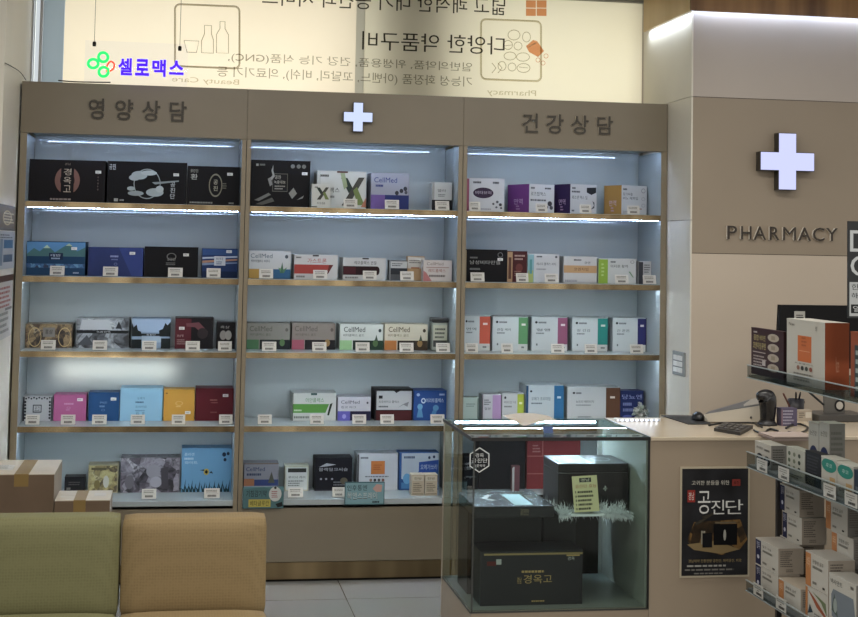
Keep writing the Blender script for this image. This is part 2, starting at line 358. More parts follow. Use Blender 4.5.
for cx, cy, w, h in ((514, 35, 6, 5), (526.5, 37, 4, 5), (508, 45, 4.5, 4.5), (518, 46, 4, 4), (510, 56, 6, 4), (523, 57, 6.5, 4.2), (502, 66, 4, 4.5), (512, 67, 4, 4), (523.5, 68, 6.5, 4.5)):
    wline([(cx + w * math.cos(a * math.pi / 8), cy + h * math.sin(a * math.pi / 8)) for a in range(16)], 0.0018, LG1, True)
wline([(519, 67), (528, 68)], 0.0015, LG1); wline([(504, 46), (512, 45)], 0.0015, LG1)
wline([(492, 63), (496, 68), (492, 73)], 0.002, LG1); wline([(498, 63), (502, 68), (498, 73)], 0.002, LG1)
wtext('Beauty Care', 172, 83, 239, 86.5, 76, LG)
wtext('Pharmacy', 487, 96, 536, 98, 88.5, LG)
wtext('넓고 쾌적한 대기 공간과 서비스', 262, 5, 505, 15.5, -13, INK)
wtext('다양한 약품구비', 362, 49.5, 504.5, 55, 31, INK)
wtext('일반의약품, 위생용품, 건강 기능 식품(GNC),', 228, 62.5, 472, 73, 52, GREY)
wtext('기능성 화장품 (아벤느, 꼬달리, 비쉬), 의료기기 등', 217, 78, 472, 88.5, 66, GREY)
for a, b in ((0, 0), (1, 0), (0, 1), (1, 1)):
    x = 526 + a * 10.7; y = 0.2 + b * 8.2
    pr.quad([wp(x, y + 7.4), wp(x + 9.8, y + 7.6), wp(x + 9.8, y + 0.2), wp(x, y)], ORG)
pr.prism([wp(*p) for p in ((526, 46), (533, 40), (537, 41), (544, 51), (538, 57), (529, 52))], (0, -.001, 0), OR1)
wline([(528, 47), (536, 43)], 0.002, 'e8c9a0')
for x, y in ((538, 60), (543, 63), (546, 56)): wline([(x + 2.2 * math.cos(a), y + 2.2 * math.sin(a)) for a in [k * .785 for k in range(8)]], 0.0015, OR1, True)
pr.build('mirrored_film_print', win)

# unseen block added outside the window to shade part of the film
struct(MB().box((at(372, 60, Y=.62).x, 0.64, 2.1), (at(446, 60, Y=.62).x, 0.78, 3.4), '6d6a62').build('film_shade_block'))

# ------------------------------------------------------------------ display cabinets
PANEL = noisy('glossy_back_panel', 'aab4b6', 'afb9bb', 1.0, rough=0.02)
SHELFM = noisy('pale_shelf_laminate', '9aa3a6', 'a0a9ac', 1.0, rough=0.25)
POST = noisy('bronze_edge', '7a6f5c', '857a66', 4, rough=0.35)
BRASS = brass()
LEDS = led('cabinet_led_tape', 'bcd6ff', 40.0)
LEDL = led('cabinet_led_tape_low', 'd2e4f4', 66.0)
KICKB = brass('brushed_bronze_kickboard', '5a4a34', '94805f', 0.3, 5)
names = ('left', 'middle', 'counter-side')
blabel = ('beige display cabinet with lit shelves beside the papered pier',
          'middle beige display cabinet with lit shelves under the small lit cross',
          'beige display cabinet with lit shelves next to the sign wall, behind the glass counter')
for b in range(3):
    x0 = b * W + 0.0015; x1 = (b + 1) * W - 0.0015
    if b == 0: x0 = 0.006
    if b == 2: x1 = PX - 0.012
    t = 0.021 if b else 0.030
    r = empty('display_cabinet', (x0, 0, 0), blabel[b], 'cabinet', 'built-in display cabinets')
    w = x1 - x0; l = 0.030 if b == 0 else 0.020; rr = 0.030 if b == 2 else 0.020
    q = MB(); q.box((-.0012, -0.004, HB), (w + .0012, 0.02, HT), BEIGE, bev=.0015); q.build('header_panel', r)
    MB().box((-.0012, 0.021, HT - 0.02), (w + .0012, BACK + 0.02, HT - 0.002), BEIGE).build('roof_panel', r)
    for a, c in ((0, l), (w - rr, w)):
        q = MB(); q.box((a, 0.0, 0), (c, BACK + 0.02, HB - 0.001), SHELFM); q.box((a, -0.004, 0), (c, 0.0, HB - 0.001), POST); q.build('side_panel', r)
    q = MB(); q.box((l + .001, BACK, 0.38), (w - rr - .001, BACK + 0.018, HT - 0.021), PANEL); q.build('back_panel', r)
    MB().box((l + .001, 0.021, HB + 0.012), (w - rr - .001, BACK - .001, HB + 0.03), SHELFM).build('soffit_panel', r)
    s = MB(); s.box((l + .03, 0.026, HB + 0.007), (w - rr - .03, 0.031, HB + 0.012), LEDS); s.build('led_strip', r)
    for k in ('s1', 's2', 's3', 's4', 's5'):
        z = ZS[k]
        q = MB(); q.box((l + .0008, 0.001, z - 0.026), (w - rr - .0008, BACK - .001, z), SHELFM, bev=.001); sh = q.build('shelf', r)
        if k != 's5':
            q = MB(); q.box((l + .0008, -0.003, z - 0.028), (w - rr - .0008, 0.0005, z - 0.001), BRASS); q.build('brass_edge', sh)
            q = MB(); q.box((l + .012, 0.004, z - 0.0298), (w - rr - .012, 0.008, z - 0.0265), LEDS) if k == 's1' else q.box((l + .012, 0.02, z - 0.0275), (w - rr - .012, 0.026, z - 0.0262), LEDL); q.build('led_strip', sh)
    q = MB(); q.box((l + .0008, -0.002, KICK + 0.001), (w - rr - .0008, 0.018, ZS['s5'] - 0.04), BEIGE); q.build('base_panel', r)
    q = MB(); q.box((l + .0008, 0.0, 0.012), (w - rr - .0008, 0.014, KICK - 0.002), KICKB); q.box((l + .0008, 0.012, 0.0), (w - rr - .0008, 0.02, 0.012), '15120f'); q.build('kickboard', r)

# raised lettering and crosses
def letters(root, items, y, dep, face, side):
    for ch, x0, y0, x1, y1, yb in items:
        a = at(x0, yb, Y=y - dep); c = at(x1, y0 + (yb - y1) * 0, Y=y - dep)
        wdt = at(x1, yb, Y=y - dep).x - a.x; h = at(x0, y0, Y=y - dep).z - a.z
        q = MB(); q.text(ch, (a.x - root.location.x, y - 0.0005 - root.location.y, a.z - root.location.z), (wdt, 0, 0), (0, 0, h), face, ext=dep, side=side, off=0.0 if ch == 'M' else .006 if ch in 'PHARCY' else .018)
        q.build('letter', root)
LF = M('332c20', 0.5); LS = M('d9d2c2', 0.35)
for lab, its in (('row of four dark raised letters on the cabinet header under the neon sign', (('영', 88.2, 98, 104, 0, 119), ('양', 114.8, 99, 133, 0, 120), ('상', 142, 100.2, 160, 0, 121), ('담', 169.3, 101, 186.3, 0, 121.5))),
                 ('row of four dark raised letters on the cabinet header nearest the sign wall', (('건', 522, 113, 538, 0, 132.5), ('강', 546, 114, 563.5, 0, 133.5), ('상', 571, 115, 588.5, 0, 134), ('담', 596.8, 116, 613, 0, 134.5)))):
    p = at(its[0][1], its[0][5], Y=-.004)
    r = empty('sign_lettering', (p.x, -0.004, p.z), lab, 'lettering', 'raised letters on the cabinet header'); letters(r, its, -0.0035, 0.010, LF, LS)
p = at(727, 240, Y=wy); r = empty('sign_lettering', (p.x, wy, p.z), 'dark raised letters spelling the shop type on the sign wall under the big lit cross', 'lettering')
letters(r, (('P', 727.2, 225.6, 737, 0, 239), ('H', 741, 226, 751.5, 0, 239.3), ('A', 753.6, 226.3, 766, 0, 239.7), ('R', 769.6, 226.6, 779.5, 0, 240), ('M', 783, 227, 796, 0, 240.2), ('A', 798.2, 227.4, 811, 0, 240.6), ('C', 812.8, 227.6, 824.5, 0, 240.9), ('Y', 826, 228, 837.8, 0, 240.9)), wy, 0.016, M('2b221a', 0.5), M('e0dace', 0.4))
def cross(name, label, px, py, half, arm, yback, dep, em):
    c = at(px, py, Y=yback - dep); s = (yback - dep - CAM.y) / F_PX; H = half * s * 1.0; A = arm * s / 2
    r = empty(name, (c.x, yback, c.z), label, 'sign')
    poly = [(-A, -H), (A, -H), (A, -A), (H, -A), (H, A), (A, A), (A, H), (-A, H), (-A, A), (-H, A), (-H, -A), (-A, -A)]
    b = MB(); b.prism([(x, -dep + .002, z) for x, z in poly], (0, dep - 0.004, 0), M('2c2822', 0.4)); b.build('sign_box', r)
    k = (H - 0.004) / H; A2 = A - 0.003; H2 = H - 0.003
    p2 = [(-A2, -H2), (A2, -H2), (A2, -A2), (H2, -A2), (H2, A2), (A2, A2), (A2, H2), (-A2, H2), (-A2, A2), (-H2, A2), (-H2, -A2), (-A2, -A2)]
    f = MB(); f.prism([(x, -dep - 0.003, z) for x, z in p2], (0, 0.0048, 0), em); f.build('lit_face', r); return r
cross('cross_sign', 'large lit white cross with dark sides on the brown band of the sign wall', 787.5, 161.5, 30.3, 20, wy, 0.055, emitter('cross_face', 'cfd4ff', 0.86))
cross('cross_sign', 'small lit white cross on the header of the middle cabinet', 358.2, 117, 15, 10.5, -0.004, 0.035, emitter('small_cross_face', 'cfdcff', 0.86))

# neon sign hung over the header
NY = -0.03
nz0 = at(84, 81.5, Y=NY); n1 = at(187, 89, Y=NY)
r = empty('neon_sign', (nz0.x, NY, HT), 'glowing neon sign on clear acrylic standing on the header, green clover and violet letters', 'sign')
L0 = Vector((nz0.x, NY, HT))
def nl(x, y, dy=0.0): return at(x, y, Y=NY + dy) - L0
q = MB(); a = nl(84, 40); zt = a.z; q.box((0, 0.001, 0.001), (n1.x - nz0.x, 0.006, zt), glass('clear_acrylic', 'fbfcff', 0.12)); q.build('acrylic_panel', r)
def neon(name, pts, rad, mat, close=False): MB().tube([nl(*p, -0.008) for p in pts], rad, mat, n=8, close=close).build(name, r)
GN = emitter('green_neon', '2cf06a', 1.3); RN = emitter('red_neon', 'ff4a33', 1.2); BN = emitter('violet_neon', '3a18ff', 1.9)
def loop(cx, cy, rx, ry, rot=0, n=18):
    out = []
    for k in range(n):
        a = 2 * math.pi * k / n; x = rx * math.cos(a); y = ry * math.sin(a); out.append((cx + x * math.cos(rot) - y * math.sin(rot), cy + x * math.sin(rot) + y * math.cos(rot)))
    return out
for c in ((103.2, 57.2, 4.8, 4.6, .5), (93.2, 63.6, 5, 4.4, 0), (103.6, 71.8, 4.8, 4.6, -.5)): neon('green_tube', loop(*c), 0.0068, GN, True)
neon('red_tube', bez([(107, 72), (107, 66), (110.5, 61.5), (114.2, 64), (113, 69), (107.6, 72.2)], 5), 0.004, RN)
q = MB()
for ch, x0, x1, y0, y1 in (('셀', 118, 132, 58, 75), ('로', 135, 149, 59, 75.5), ('맥', 152, 165.5, 59.5, 76.5), ('스', 169, 183.5, 60.5, 74.5)):
    a = nl(x0, y1, -0.004); b2 = nl(x1, y1, -0.004); c = nl(x0, y0, -0.004)
    q.text(ch, a, (b2.x - a.x, 0, 0), (0, 0, c.z - a.z), BN, ext=0.008, off=.03)
q.build('violet_letters', r, None)
for x, y in ((94.3, 43.8), (179.8, 48.3)):
    a = nl(x, y, 0); top = CEIL - HT
    q = MB(); q.tube([(a.x, 0.0035, a.z), (a.x, 0.0035, top - .002)], 0.0012, '55514a', n=6); q.build('hanging_wire', r)
    q = MB(); q.lathe([(0.0075, -0.011), (0.0085, -0.004), (0.0085, 0.006), (0.006, 0.011)], (a.x, 0.0035, a.z), '15130f', 12); q.build('wire_clamp', r)
q = MB(); q.tube(bez([(0.12, 0.02, 0.008 + .0), (0.0, .03, 0.006), (-.06, 0.03, 0.006), (-.12, .04, .01)], 6), 0.003, '4a463f', n=6); q.build('power_cord', r)
# thin cable hanging at the pier
q = MB(); q.tube(bez([at(5, 63, X=0.002), at(11, 66, X=0.006), at(20, 72, X=0.012), at(26, 80, Y=0.03)], 6), 0.0018, '2a2723', n=6); tag(q.build('thin_cable'), 'thin black cable running along the pier down to the cabinet top', 'cable')

# notices on the pier's side
def sheet(label, xl, xr, yt, yb, mat, prints):
    A = at(xl, (yt + yb) / 2, X=0.0); B = at(xr, (yt + yb) / 2, X=0.0); zt = at(xr, yt, X=0.0).z; zb = at(xr, yb, X=0.0).z
    q = MB(); q.box((0, A.y, zb), (0.003, B.y, zt), mat); Face(q, (0.003, A.y, zb), (0, B.y - A.y, 0), (0, 0, zt - zb), (1, 0, 0)).draw(prints)
    return tag(q.build('notice_sign', None, (-0.003, 0, 0)), label, 'notice', 'notices on the pier')
sheet('brown framed notice with a gold drawing, topmost on the pier', -2, 15.8, 207, 231, M('4f4233'), [('r', .06, .1, .94, .9, '6b5a45'), ('R', .5, .5, .25, .3, .2, 'b9a46e'), ('l', .3, .3, .9, .7, 4, 'c9b98a')])
sheet('white notice with blue picture squares in the middle of the pier', -2, 14.8, 232, 267.5, M('a9adb2'), [('r', .3, .55, .85, .78, '3d6a96'), ('r', .3, .18, .85, .38, '4a5f78'), ('l', .1, .82, .9, .92, 2, '5a5e66'), ('r', .1, .1, .25, .8, '6e7f96')])
sheet('dark red banded white notice lowest on the pier', -3, 12.5, 274, 334, M('b4b2ac'), [('r', 0, .9, 1, 1, '4a2c26'), ('l', .15, .5, .9, .82, 5, 'a04038'), ('l', .2, .1, .8, .42, 4, '77746c'), ('r', .5, .44, .95, .48, '6a6660')])

# light switch on the pillar side
A = at(674.2, 363, X=PX - .008); B = at(686, 363, X=PX - .008); zt = at(680, 351.5, X=PX - .008).z; zb = at(680, 375.5, X=PX - .008).z
r = empty('wall_switch', (PX - .008, B.y, zb), 'white wall switch with six rockers on the pillar beside the cabinet', 'switch')
q = MB(); q.box((-0.010, 0, 0), (0.0, A.y - B.y, zt - zb), '8b8f8f', bev=.003); q.build('switch_plate', r)
for i in range(2):
    for j in range(3):
        q = MB(); L = A.y - B.y; H = zt - zb; q.box((-0.015, L * (.14 + .38 * i), H * (.14 + .25 * j)), (-0.0095, L * (.14 + .38 * i + .33), H * (.14 + .25 * j + .2)), 'e0e0dc', bev=.002); q.build('rocker', r)
# ------------------------------------------------------------------ counter with glass showcase
GY = -1.6; GB = -1.008; ZC = 0.879; ZF = 0.238
gx0, gx1 = 1.850, 2.536
CB = noisy('counter_laminate', '9a8b78', '9f907d', 2.5, rough=0.4)
CT = noisy('cream_counter_top', 'c2b39c', 'c8baa4', 2.5, rough=0.18)
EDGE = M('1b1a18', 0.35); STEEL = M('4e504d', 0.35, 0.6)
GL = glass('showcase_glass', 'eef4f2', 0.75)
GLT = glass('showcase_top_glass', 'dfeae6', 1.0)
r = empty('counter', (gx0, GY, 0), 'beige service counter with a glass showcase end standing in front of the cabinets', 'counter')
def R(mb, name, par=r): return mb.build(name, par)
def cb(lo, hi, mat, **k): q = MB(); q.box(Vector(lo) - Vector((gx0, GY, 0)), Vector(hi) - Vector((gx0, GY, 0)), mat, **k); return q
R(cb((gx0 + .001, GY + .001, 0), (gx1, GB, ZF), CB), 'plinth')
R(cb((gx0, GB + .001, 0), (gx0 + .03, GB + .03, ZC - .007), CB), 'rear_post')
R(cb((gx1 - .03, GB + .001, ZF), (gx1 - .001, GB + .02, ZC - .007), 'c9cbc6'), 'rear_post')
body = cb((gx1 + .001, GY, 0), (4.3, GB + .03, ZC - .0145), CB); body.box((2.82 - gx0, GB + .031 - GY, 0), (4.3 - gx0, 0.73, ZC - .0145), CB); R(body, 'counter_body')
R(cb((gx1 - .012, GY + .012, ZF + .001), (gx1 - .001, GB, ZC - .008), noisy('showcase_side_lining', 'a3a79e', 'a9ada4', 3, rough=0.22)), 'showcase_side_panel')
R(cb((gx0 + .006, GY + .012, ZF + .0005), (gx1 - .013, GB - .001, ZF + .004), noisy('showcase_floor', '6f726c', '757872', 3, rough=0.3)), 'showcase_floor')
top = cb((gx1 + .0015, GY - .006, ZC - .014), (4.3, GB + .035, ZC), CT, bev=.002); top.box((2.822 - gx0, GB + .0345 - GY, ZC - .014), (4.3 - gx0, 0.735, ZC), CT); R(top, 'counter_top')
R(cb((gx0 + .004, GY, ZF + .001), (gx1 - .003, GY + .006, ZC - .007), GL), 'front_glass')
R(cb((gx0, GY + .007, ZF + .001), (gx0 + .005, GB, ZC - .007), GL), 'side_glass')
R(cb((gx0 - .004, GY - .004, ZC - .006), (gx1, GB + .01, ZC), GLT), 'top_glass')
e = cb((gx0 - .006, GY - .0075, ZC - .012), (gx1, GY - .0045, ZC + .001), EDGE); e.box((-.0075, -.0075, ZC - .012), (-.0045, GB + .01 - GY, ZC + .001), EDGE); e.box((gx1 - gx0 - .004, -.004, ZC + .0002), (gx1 - gx0, GB + .01 - GY, ZC + .002), EDGE)
e.box((0.001, -.003, ZF), (.007, -.0005, ZC - .012), STEEL); e.box((gx1 - gx0 - .0085, -.003, ZF), (gx1 - gx0, -.0005, ZC - .012), EDGE); e.box((0, -.003, ZF - .004), (gx1 - gx0, -.0005, ZF + .002), STEEL)
e.box((-.003, 0.0, ZF - .004), (-.0005, GB - GY, ZF + .003), STEEL)
R(e, 'edge_trim')
q = MB(); z = ZC - .014; q.box((0.04, GB - GY - .020, z), (gx1 - gx0 - .05, GB - GY - .015, z + .005), led('showcase_led_tape', 'd0e6ff', 230.0)); R(q, 'led_strip')
q = MB(); q.box((0.035, GB - GY - .0145, ZC - .024), (gx1 - gx0 - .045, GB - GY - .011, ZC - .0065), M('35373a', .5)); R(q, 'led_shield')  # shield added behind the strip to keep its reflection off the cabinets
R(cb((gx0 + .13, GB - .022, ZF + .005), (gx1 - .032, GB - .012, ZF + .33), M('231f1c', .25)), 'rear_sliding_panel')
# sticker on the side glass: hexagon with writing
hx = MB(); f = Face(hx, (-0.0012, 0, 0), (0, -1, 0), (0, 0, 1), (-1, 0, 0))
WH = M('d9dcda', 0.5)
def hexr(cx, cy, ro, ri):
    vs = []
    for rr_ in (ro, ri):
        vs += [(cx + rr_ * math.sin(k * math.pi / 3) * .92, cy + rr_ * math.cos(k * math.pi / 3)) for k in range(6)]
    return vs
ha = at(479.5, 460, Y=GY - .0007); hv = [(ha.x - gx0 + (x) * 1, -.0009, ha.z + y) for x, y in hexr(0, 0, .047, .0425)]
hx.add(hv, [(k, (k + 1) % 6, (k + 1) % 6 + 6, k + 6) for k in range(6)], WH)
hx.text('경옥', (ha.x - gx0 - .016, -.0012, ha.z + .010), (.032, 0, 0), (0, 0, .015), WH); hx.text('공진단', (ha.x - gx0 - .03, -.0012, ha.z - .010), (.06, 0, 0), (0, 0, .016), WH); hx.text('전문약국', (ha.x - gx0 - .022, -.0012, ha.z - .026), (.044, 0, 0), (0, 0, .010), WH)
hx.build('glass_sticker', r)

# things inside the showcase
GOLD = M('c2a368', 0.35, 0.3); BLK = M('17161a', 0.32); INKB = M('221f20', 0.4)
a = at(481, 549, Y=-1.53); c = at(582, 606, Y=-1.53)
w = c.x - a.x; h = at(530, 551, Y=-1.53).z - ZF - .005
carton('gift_box', 'large black gift box with gold writing lying at the bottom of the glass showcase', 'box', 'boxes in the glass showcase', (a.x, -1.53, ZF + .0045), w, 0.17, h, BLK,
       [('r', .03, .93, 1, .965, 'a58a52'), ('t', '경옥고', .42, .40, .70, .56, GOLD), ('t', '경남', .355, .40, .40, .52, GOLD), ('l', .40, .60, .68, .64, 1, GOLD), ('r', .06, .74, .15, .82, '6e2a26'), ('r', .15, .76, .2, .86, 'b9bbb8'), ('t', '경옥', .85, .82, .92, .89, 'c7c6bd'), ('l', .5, .06, .68, .085, 1, GOLD), ('r', .84, .9, .97, .925, GOLD)])
# flat gift box on a black plinth
Ty = -1.52; a = at(475.5, 507, Y=Ty); c = at(554, 506, Y=Ty); hb = a.z - at(478, 518, Y=Ty).z; dz = at(490, 489.5, Z=a.z).y - Ty
q = MB(); q.box((-.004, 0, 0), (c.x - a.x - .014, .20, a.z - hb - ZF - .0055), M('141416', .4), bev=.003); tag(q.build('plinth_block', None, (a.x + .012, -1.34, ZF + .0045)), 'black display plinth behind the lying gift box in the glass showcase', 'display stand', 'stands in the glass showcase')
carton('gift_box', 'flat black gift box with pale sticker on its lid atop the showcase plinth', 'box', 'boxes in the glass showcase', (a.x, Ty, a.z - hb), c.x - a.x, .34, hb - .0006, M('1c1b1e', .25), [('t', '공진단', .57, .2, .68, .8, '8f8060')],
       top_prints=[('r', .52, .1, .76, .8, 'a8c6cc'), ('p', [(.2, .55), (.34, .8), (.36, .74), (.27, .52), (.36, .42), (.3, .38)], 'c9cccd'), ('r', .05, .02, .95, .06, '3a3c40'), ('l', .8, .5, .92, .7, 3, 'b4b8ba')])
# tall black box on a fur mat on a second stand
By = -1.40; a = at(558.5, 464, Y=By); c = at(628.5, 464, Y=By); bk = at(542, 453.5, Z=a.z); zs = at(600, 510, Y=By).z
q = MB(); q.box((0, 0, zs - ZF - .023), (gx1 - .02 - a.x, .31, zs - ZF - .013), M('1a1a1c', .3), bev=.002); q.box((-.03, .12, 0), (.10, .30, zs - ZF - .023), M('1d1c1e', .4)); tag(q.build('display_stand', None, (a.x, -1.42, ZF + .0045)), 'black shelf stand carrying the fur mat in the glass showcase', 'display stand', 'stands in the glass showcase')
r2 = empty('display_box', (a.x, By, zs + .004), 'tall dark wooden display box with silver clasp standing on white fur in the showcase', 'box')
w = c.x - a.x; h = a.z - zs - .004; d = .24
WN = noisy('dark_stained_wood', '191416', '2a2224', 1.0, rough=0.3, stretch=(12, 12, 1))
q = MB(); q.box((0, 0, 0), (w, d, h * .80), WN, bev=.002); q.build('body', r2)
q = MB(); q.box((0, 0, h * .80 + .0008), (w, d, h), WN, bev=.002); Face(q, (0, 0, h), (w, 0, 0), (0, d, 0), (0, 0, 1)).draw([('r', .05, .06, .5, .94, 'b8c6cc'), ('R', .72, .5, .14, .2, .18, 'a8b2b6')]); q.build('lid', r2)
q = MB(); q.box((w * .655, -.006, h * .40), (w * .675, -.0002, h * .52), M('c9ccc8', .25, .9), bev=.001); q.box((w * .63, -.008, h * .44), (w * .69, -.003, h * .47), M('c9ccc8', .25, .9)); q.build('clasp', r2)
# fur mat
fm = MB(); rg = random.Random(3); FUR = M('e6e9ec', .8)
fx0 = a.x - .018; fx1 = min(c.x + .03, gx1 - .035); fy0 = -1.545; fy1 = -1.15; fz = zs - .006
fm.box((.02, .045, 0), (fx1 - fx0 - .02, fy1 - fy0 - .02, .006), FUR)
for i in range(4600):
    u = rg.random(); v = rg.random() ** 1.6
    x = .01 + u * (fx1 - fx0 - .02); y = .05 + v * (fy1 - fy0 - .07)
    if x > .013 and y + fy0 > By - .008: continue
    edge = y < .12
    if .04 < x < .18 and -1.515 < y + fy0 < -1.44: continue
    dx = rg.gauss(0, .35) + (u - .5) * .8; dy = -rg.uniform(.4, 1.3) if edge else rg.gauss(0, .5); dzv = rg.uniform(-.5, .55) if edge else rg.uniform(.3, .9)
    L = rg.uniform(.022, .055); dv = Vector((dx, dy, dzv)).normalized() * L; p0 = Vector((x, y, .004)); sd = Vector((dv.y, -dv.x, 0)); sd = sd.normalized() * .0016 if sd.length > 1e-6 else Vector((.0016, 0, 0))
    p1 = p0 + dv * .6 + Vector((0, 0, .003)); p2 = p0 + dv + Vector((0, 0, -.004 if edge else 0))
    for p_ in (p0, p1, p2):
        p_.x = max(.002, min(fx1 - fx0 - .002, p_.x))
        if x > .013: p_.y = min(p_.y, By - fy0 - .009)
        elif y + fy0 > By - .06: p_.x = min(p_.x, .014)
    fm.add([p0 - sd, p0 + sd, p1 + sd * .7, p1 - sd * .7, p2], [(0, 1, 2, 3), (3, 2, 4)], FUR)
tag(fm.build('fur_mat', None, (fx0, fy0, fz)), 'fluffy white fur mat under the dark wooden display box in the showcase', 'mat')
# yellow notice card leaning on the box
p0 = at(574.5, 512.5, Y=-1.49); p1 = at(599.5, 511, Y=-1.49); t0 = at(569.5, 475, Y=-1.425)
q = MB(); ux = p1 - p0; uz = Vector((t0.x - p0.x, .03, t0.z - p0.z)); nn = ux.cross(uz).normalized()
q.prism([Vector(), ux, ux + uz, uz], -nn * .003, M('cfc79a', .4)); Face(q, Vector(), ux, uz, nn).draw([('r', .28, .82, .76, .94, INKB), ('t', '경남', .34, .84, .7, .92, 'd8d2b0'), ('t', '공진단 효능', .1, .66, .95, .76, 'b05a3a'), ('l', .18, .06, .9, .58, 5, '4a4638'), ('l', .08, .06, .14, .58, 5, '4a4638')])
tag(q.build('notice_card', None, p0), 'yellow notice card with dark bullet lines leaning on the display box in the showcase', 'card')

# poster on the counter front
a = at(679.3, 577, Y=GY); c = at(749, 574, Y=GY); t = at(679, 467, Y=GY)
w = c.x - a.x; h = t.z - a.z + .004; r = empty('poster', (a.x, GY - .0006, a.z - .003), 'black medicine poster with white brush letters and pale border on the counter front', 'poster')
q = MB(); q.box((0, -.003, 0), (w, 0, h), M('b3a892', .5)); q.build('backing_sheet', r)
q = MB(); f = Face(q, (0, -.003, 0), (w, 0, 0), (0, 0, h), (0, -1, 0))
SM = noisy('poster_ink_wash', '121214', '26262a', 9, rough=.35)
WR = photo('poster_box_scene', ['17130f', '3a2c1c', '7a5c34', '241c14'], 26, .35)
f.draw([('r', .025, .018, .975, .982, SM), ('p', [(.10, .33), (.22, .26), (.6, .20), (.86, .25), (.97, .34), (.86, .52), (.2, .5)], WR), ('p', [(.1, .30), (.5, .33), (.86, .25), (.6, .21), (.2, .25)], '8a7248'), ('r', .48, .29, .82, .48, '101012'), ('r', .5, .485, .8, .5, '6e6048'), ('r', .3, .3, .36, .42, '8d8674'), ('e', .64, .38, .02, .05, 'a8a69c'), ('r', .32, .27, .46, .4, '17171a'),
        ('p', [(.2, .49), (.44, .57), (.46, .56), (.24, .47)], '3d382e'), ('p', [(.3, .55), (.5, .59), (.52, .58), (.34, .53)], '3a352c'),
        ('t', '고귀한 분들을 위한', .16, .835, .7, .875, 'c9c4b6'), ('r', .74, .825, .86, .885, '8c2f28'), ('t', '공진', .76, .84, .84, .87, '1a1414'),
        ('r', .1, .68, .21, .79, 'a03028'), ('t', '경남', .115, .70, .195, .77, 'd8c9c0'), ('t', '공', .25, .575, .43, .78, 'd6d6d2'), ('t', '진', .44, .57, .63, .70, 'd6d6d2'), ('t', '단', .65, .57, .90, .70, 'd6d6d2'),
        ('t', '경남제약 전통한방 공진단, 체력증진, 피로', .12, .135, .88, .165, 'a08a5a'), ('l', .1, .098, .9, .114, 1, '9c9a92'), ('l', .07, .064, .94, .078, 1, '77756f'), ('l', .2, .032, .8, .044, 1, '77756f')])
q.build('printed_sheet', r)

# things on the counter
Zt = ZC + .0006
q = MB(); P4 = [at(503, 416, Z=Zt), at(549, 416.5, Z=Zt), at(557, 421, Z=Zt), at(524, 426.5, Z=Zt)]; vs = []
nx = 10
for i in range(nx + 1):
    u = i / nx
    for j in (0, 1):
        p = (P4[0] * (1 - u) + P4[1] * u) * (1 - j) + (P4[3] * (1 - u) + P4[2] * u) * j; p = p + Vector((0, 0, .002 + .012 * math.sin(u * 3.1) * (1 - j * .5))); vs.append(p - P4[0])
q.add(vs + [v - Vector((0, 0, .0008)) for v in vs], [(2 * i, 2 * i + 1, 2 * i + 3, 2 * i + 2) for i in range(nx)] + [(22 + 2 * i, 22 + 2 * i + 2, 22 + 2 * i + 3, 22 + 2 * i + 1) for i in range(nx)], M('b8aa94', .5)); tag(q.build('paper_sheet', None, P4[0]), 'curled cream paper sheet lying on the glass top of the showcase', 'paper')
p = at(548, 433, Z=Zt); q = MB(); q.prism([(-.018, -.012, 0), (.018, -.012, 0), (.018, 0, .024), (-.018, 0, .024)], (0, .014, 0), M('24406e', .35)); q.tube([(-.009, .003, .022), (-.009, .003, .036), (.009, .003, .036), (.009, .003, .022)], .0015, M('8e979f', .3, .8), n=6); tag(q.build('binder_clip', None, p), 'dark blue binder clip near the front edge of the showcase top', 'clip')
A = at(616, 421.5, Z=Zt); B = at(661, 421.5, Z=Zt); r = empty('led_light_bar', (A.x, A.y, Zt), 'white light bar lying on the counter behind the showcase corner', 'light')
q = MB(); q.box((0, 0, 0), (B.x - A.x, .03, .012), 'c9c7c0', bev=.002); q.build('housing', r); q = MB(); q.box((.006, -.003, .002), (B.x - A.x - .006, -.0002, .009), led('counter_led_tape', 'eaf2ff', 1.6)); q.build('lit_strip', r)
q = MB(); ms = [at(661, 415.8, Z=Zt), at(703, 416.2, Z=Zt), at(711, 424.5, Z=Zt), at(688, 424.5, Z=Zt)]; q.prism([m - ms[0] for m in (ms[0], ms[3], ms[2], ms[1])], (0, 0, .003), M('1d1c1d', .6)); tag(q.build('desk_mat', None, ms[0]), 'black desk mat on the counter beside the pillar', 'mat')
p = at(698, 420, Z=Zt + .003); q = MB(); b = bmesh.new(); bmesh.ops.create_uvsphere(b, u_segments=16, v_segments=10, radius=1); 
for v in b.verts: v.co = Vector((v.co.x * .026, v.co.y * .04, max(v.co.z, -.3) * .027 + .0082))
q.bm(b, M('151416', .3), True); tag(q.build('computer_mouse', None, p), 'black computer mouse on the desk mat beside the white card terminal', 'mouse')
# white card terminal with grey sloping top
Ya, Yb = -1.16, -1.03; bz = Zt + .0036
fl = at(708, 424, Y=Ya); fr = at(763, 420, Y=Ya); ftl = at(704, 414.5, Y=Ya); ftr = at(763, 405.5, Y=Ya); btl = at(709, 411.8, Y=Yb); btr = at(757.5, 397.5, Y=Yb)
V = [Vector((fl.x, Ya, bz)), Vector((fr.x, Ya, bz)), ftr, ftl, Vector((fl.x + .0, Yb, bz)), Vector((fr.x, Yb, bz)), btr, btl]; O = V[0].copy(); V = [v - O for v in V]
r = empty('card_terminal', O, 'white wedge shaped card terminal with grey sloping top on the counter', 'card terminal')
WT = M('b9b2a4', .4); GT = M('54565a', .4)
q = MB(); q.add(V, [(0, 1, 2, 3), (5, 4, 7, 6), (1, 5, 6, 2), (4, 0, 3, 7), (4, 5, 1, 0), (3, 2, 6, 7)], WT); q.build('body', r)
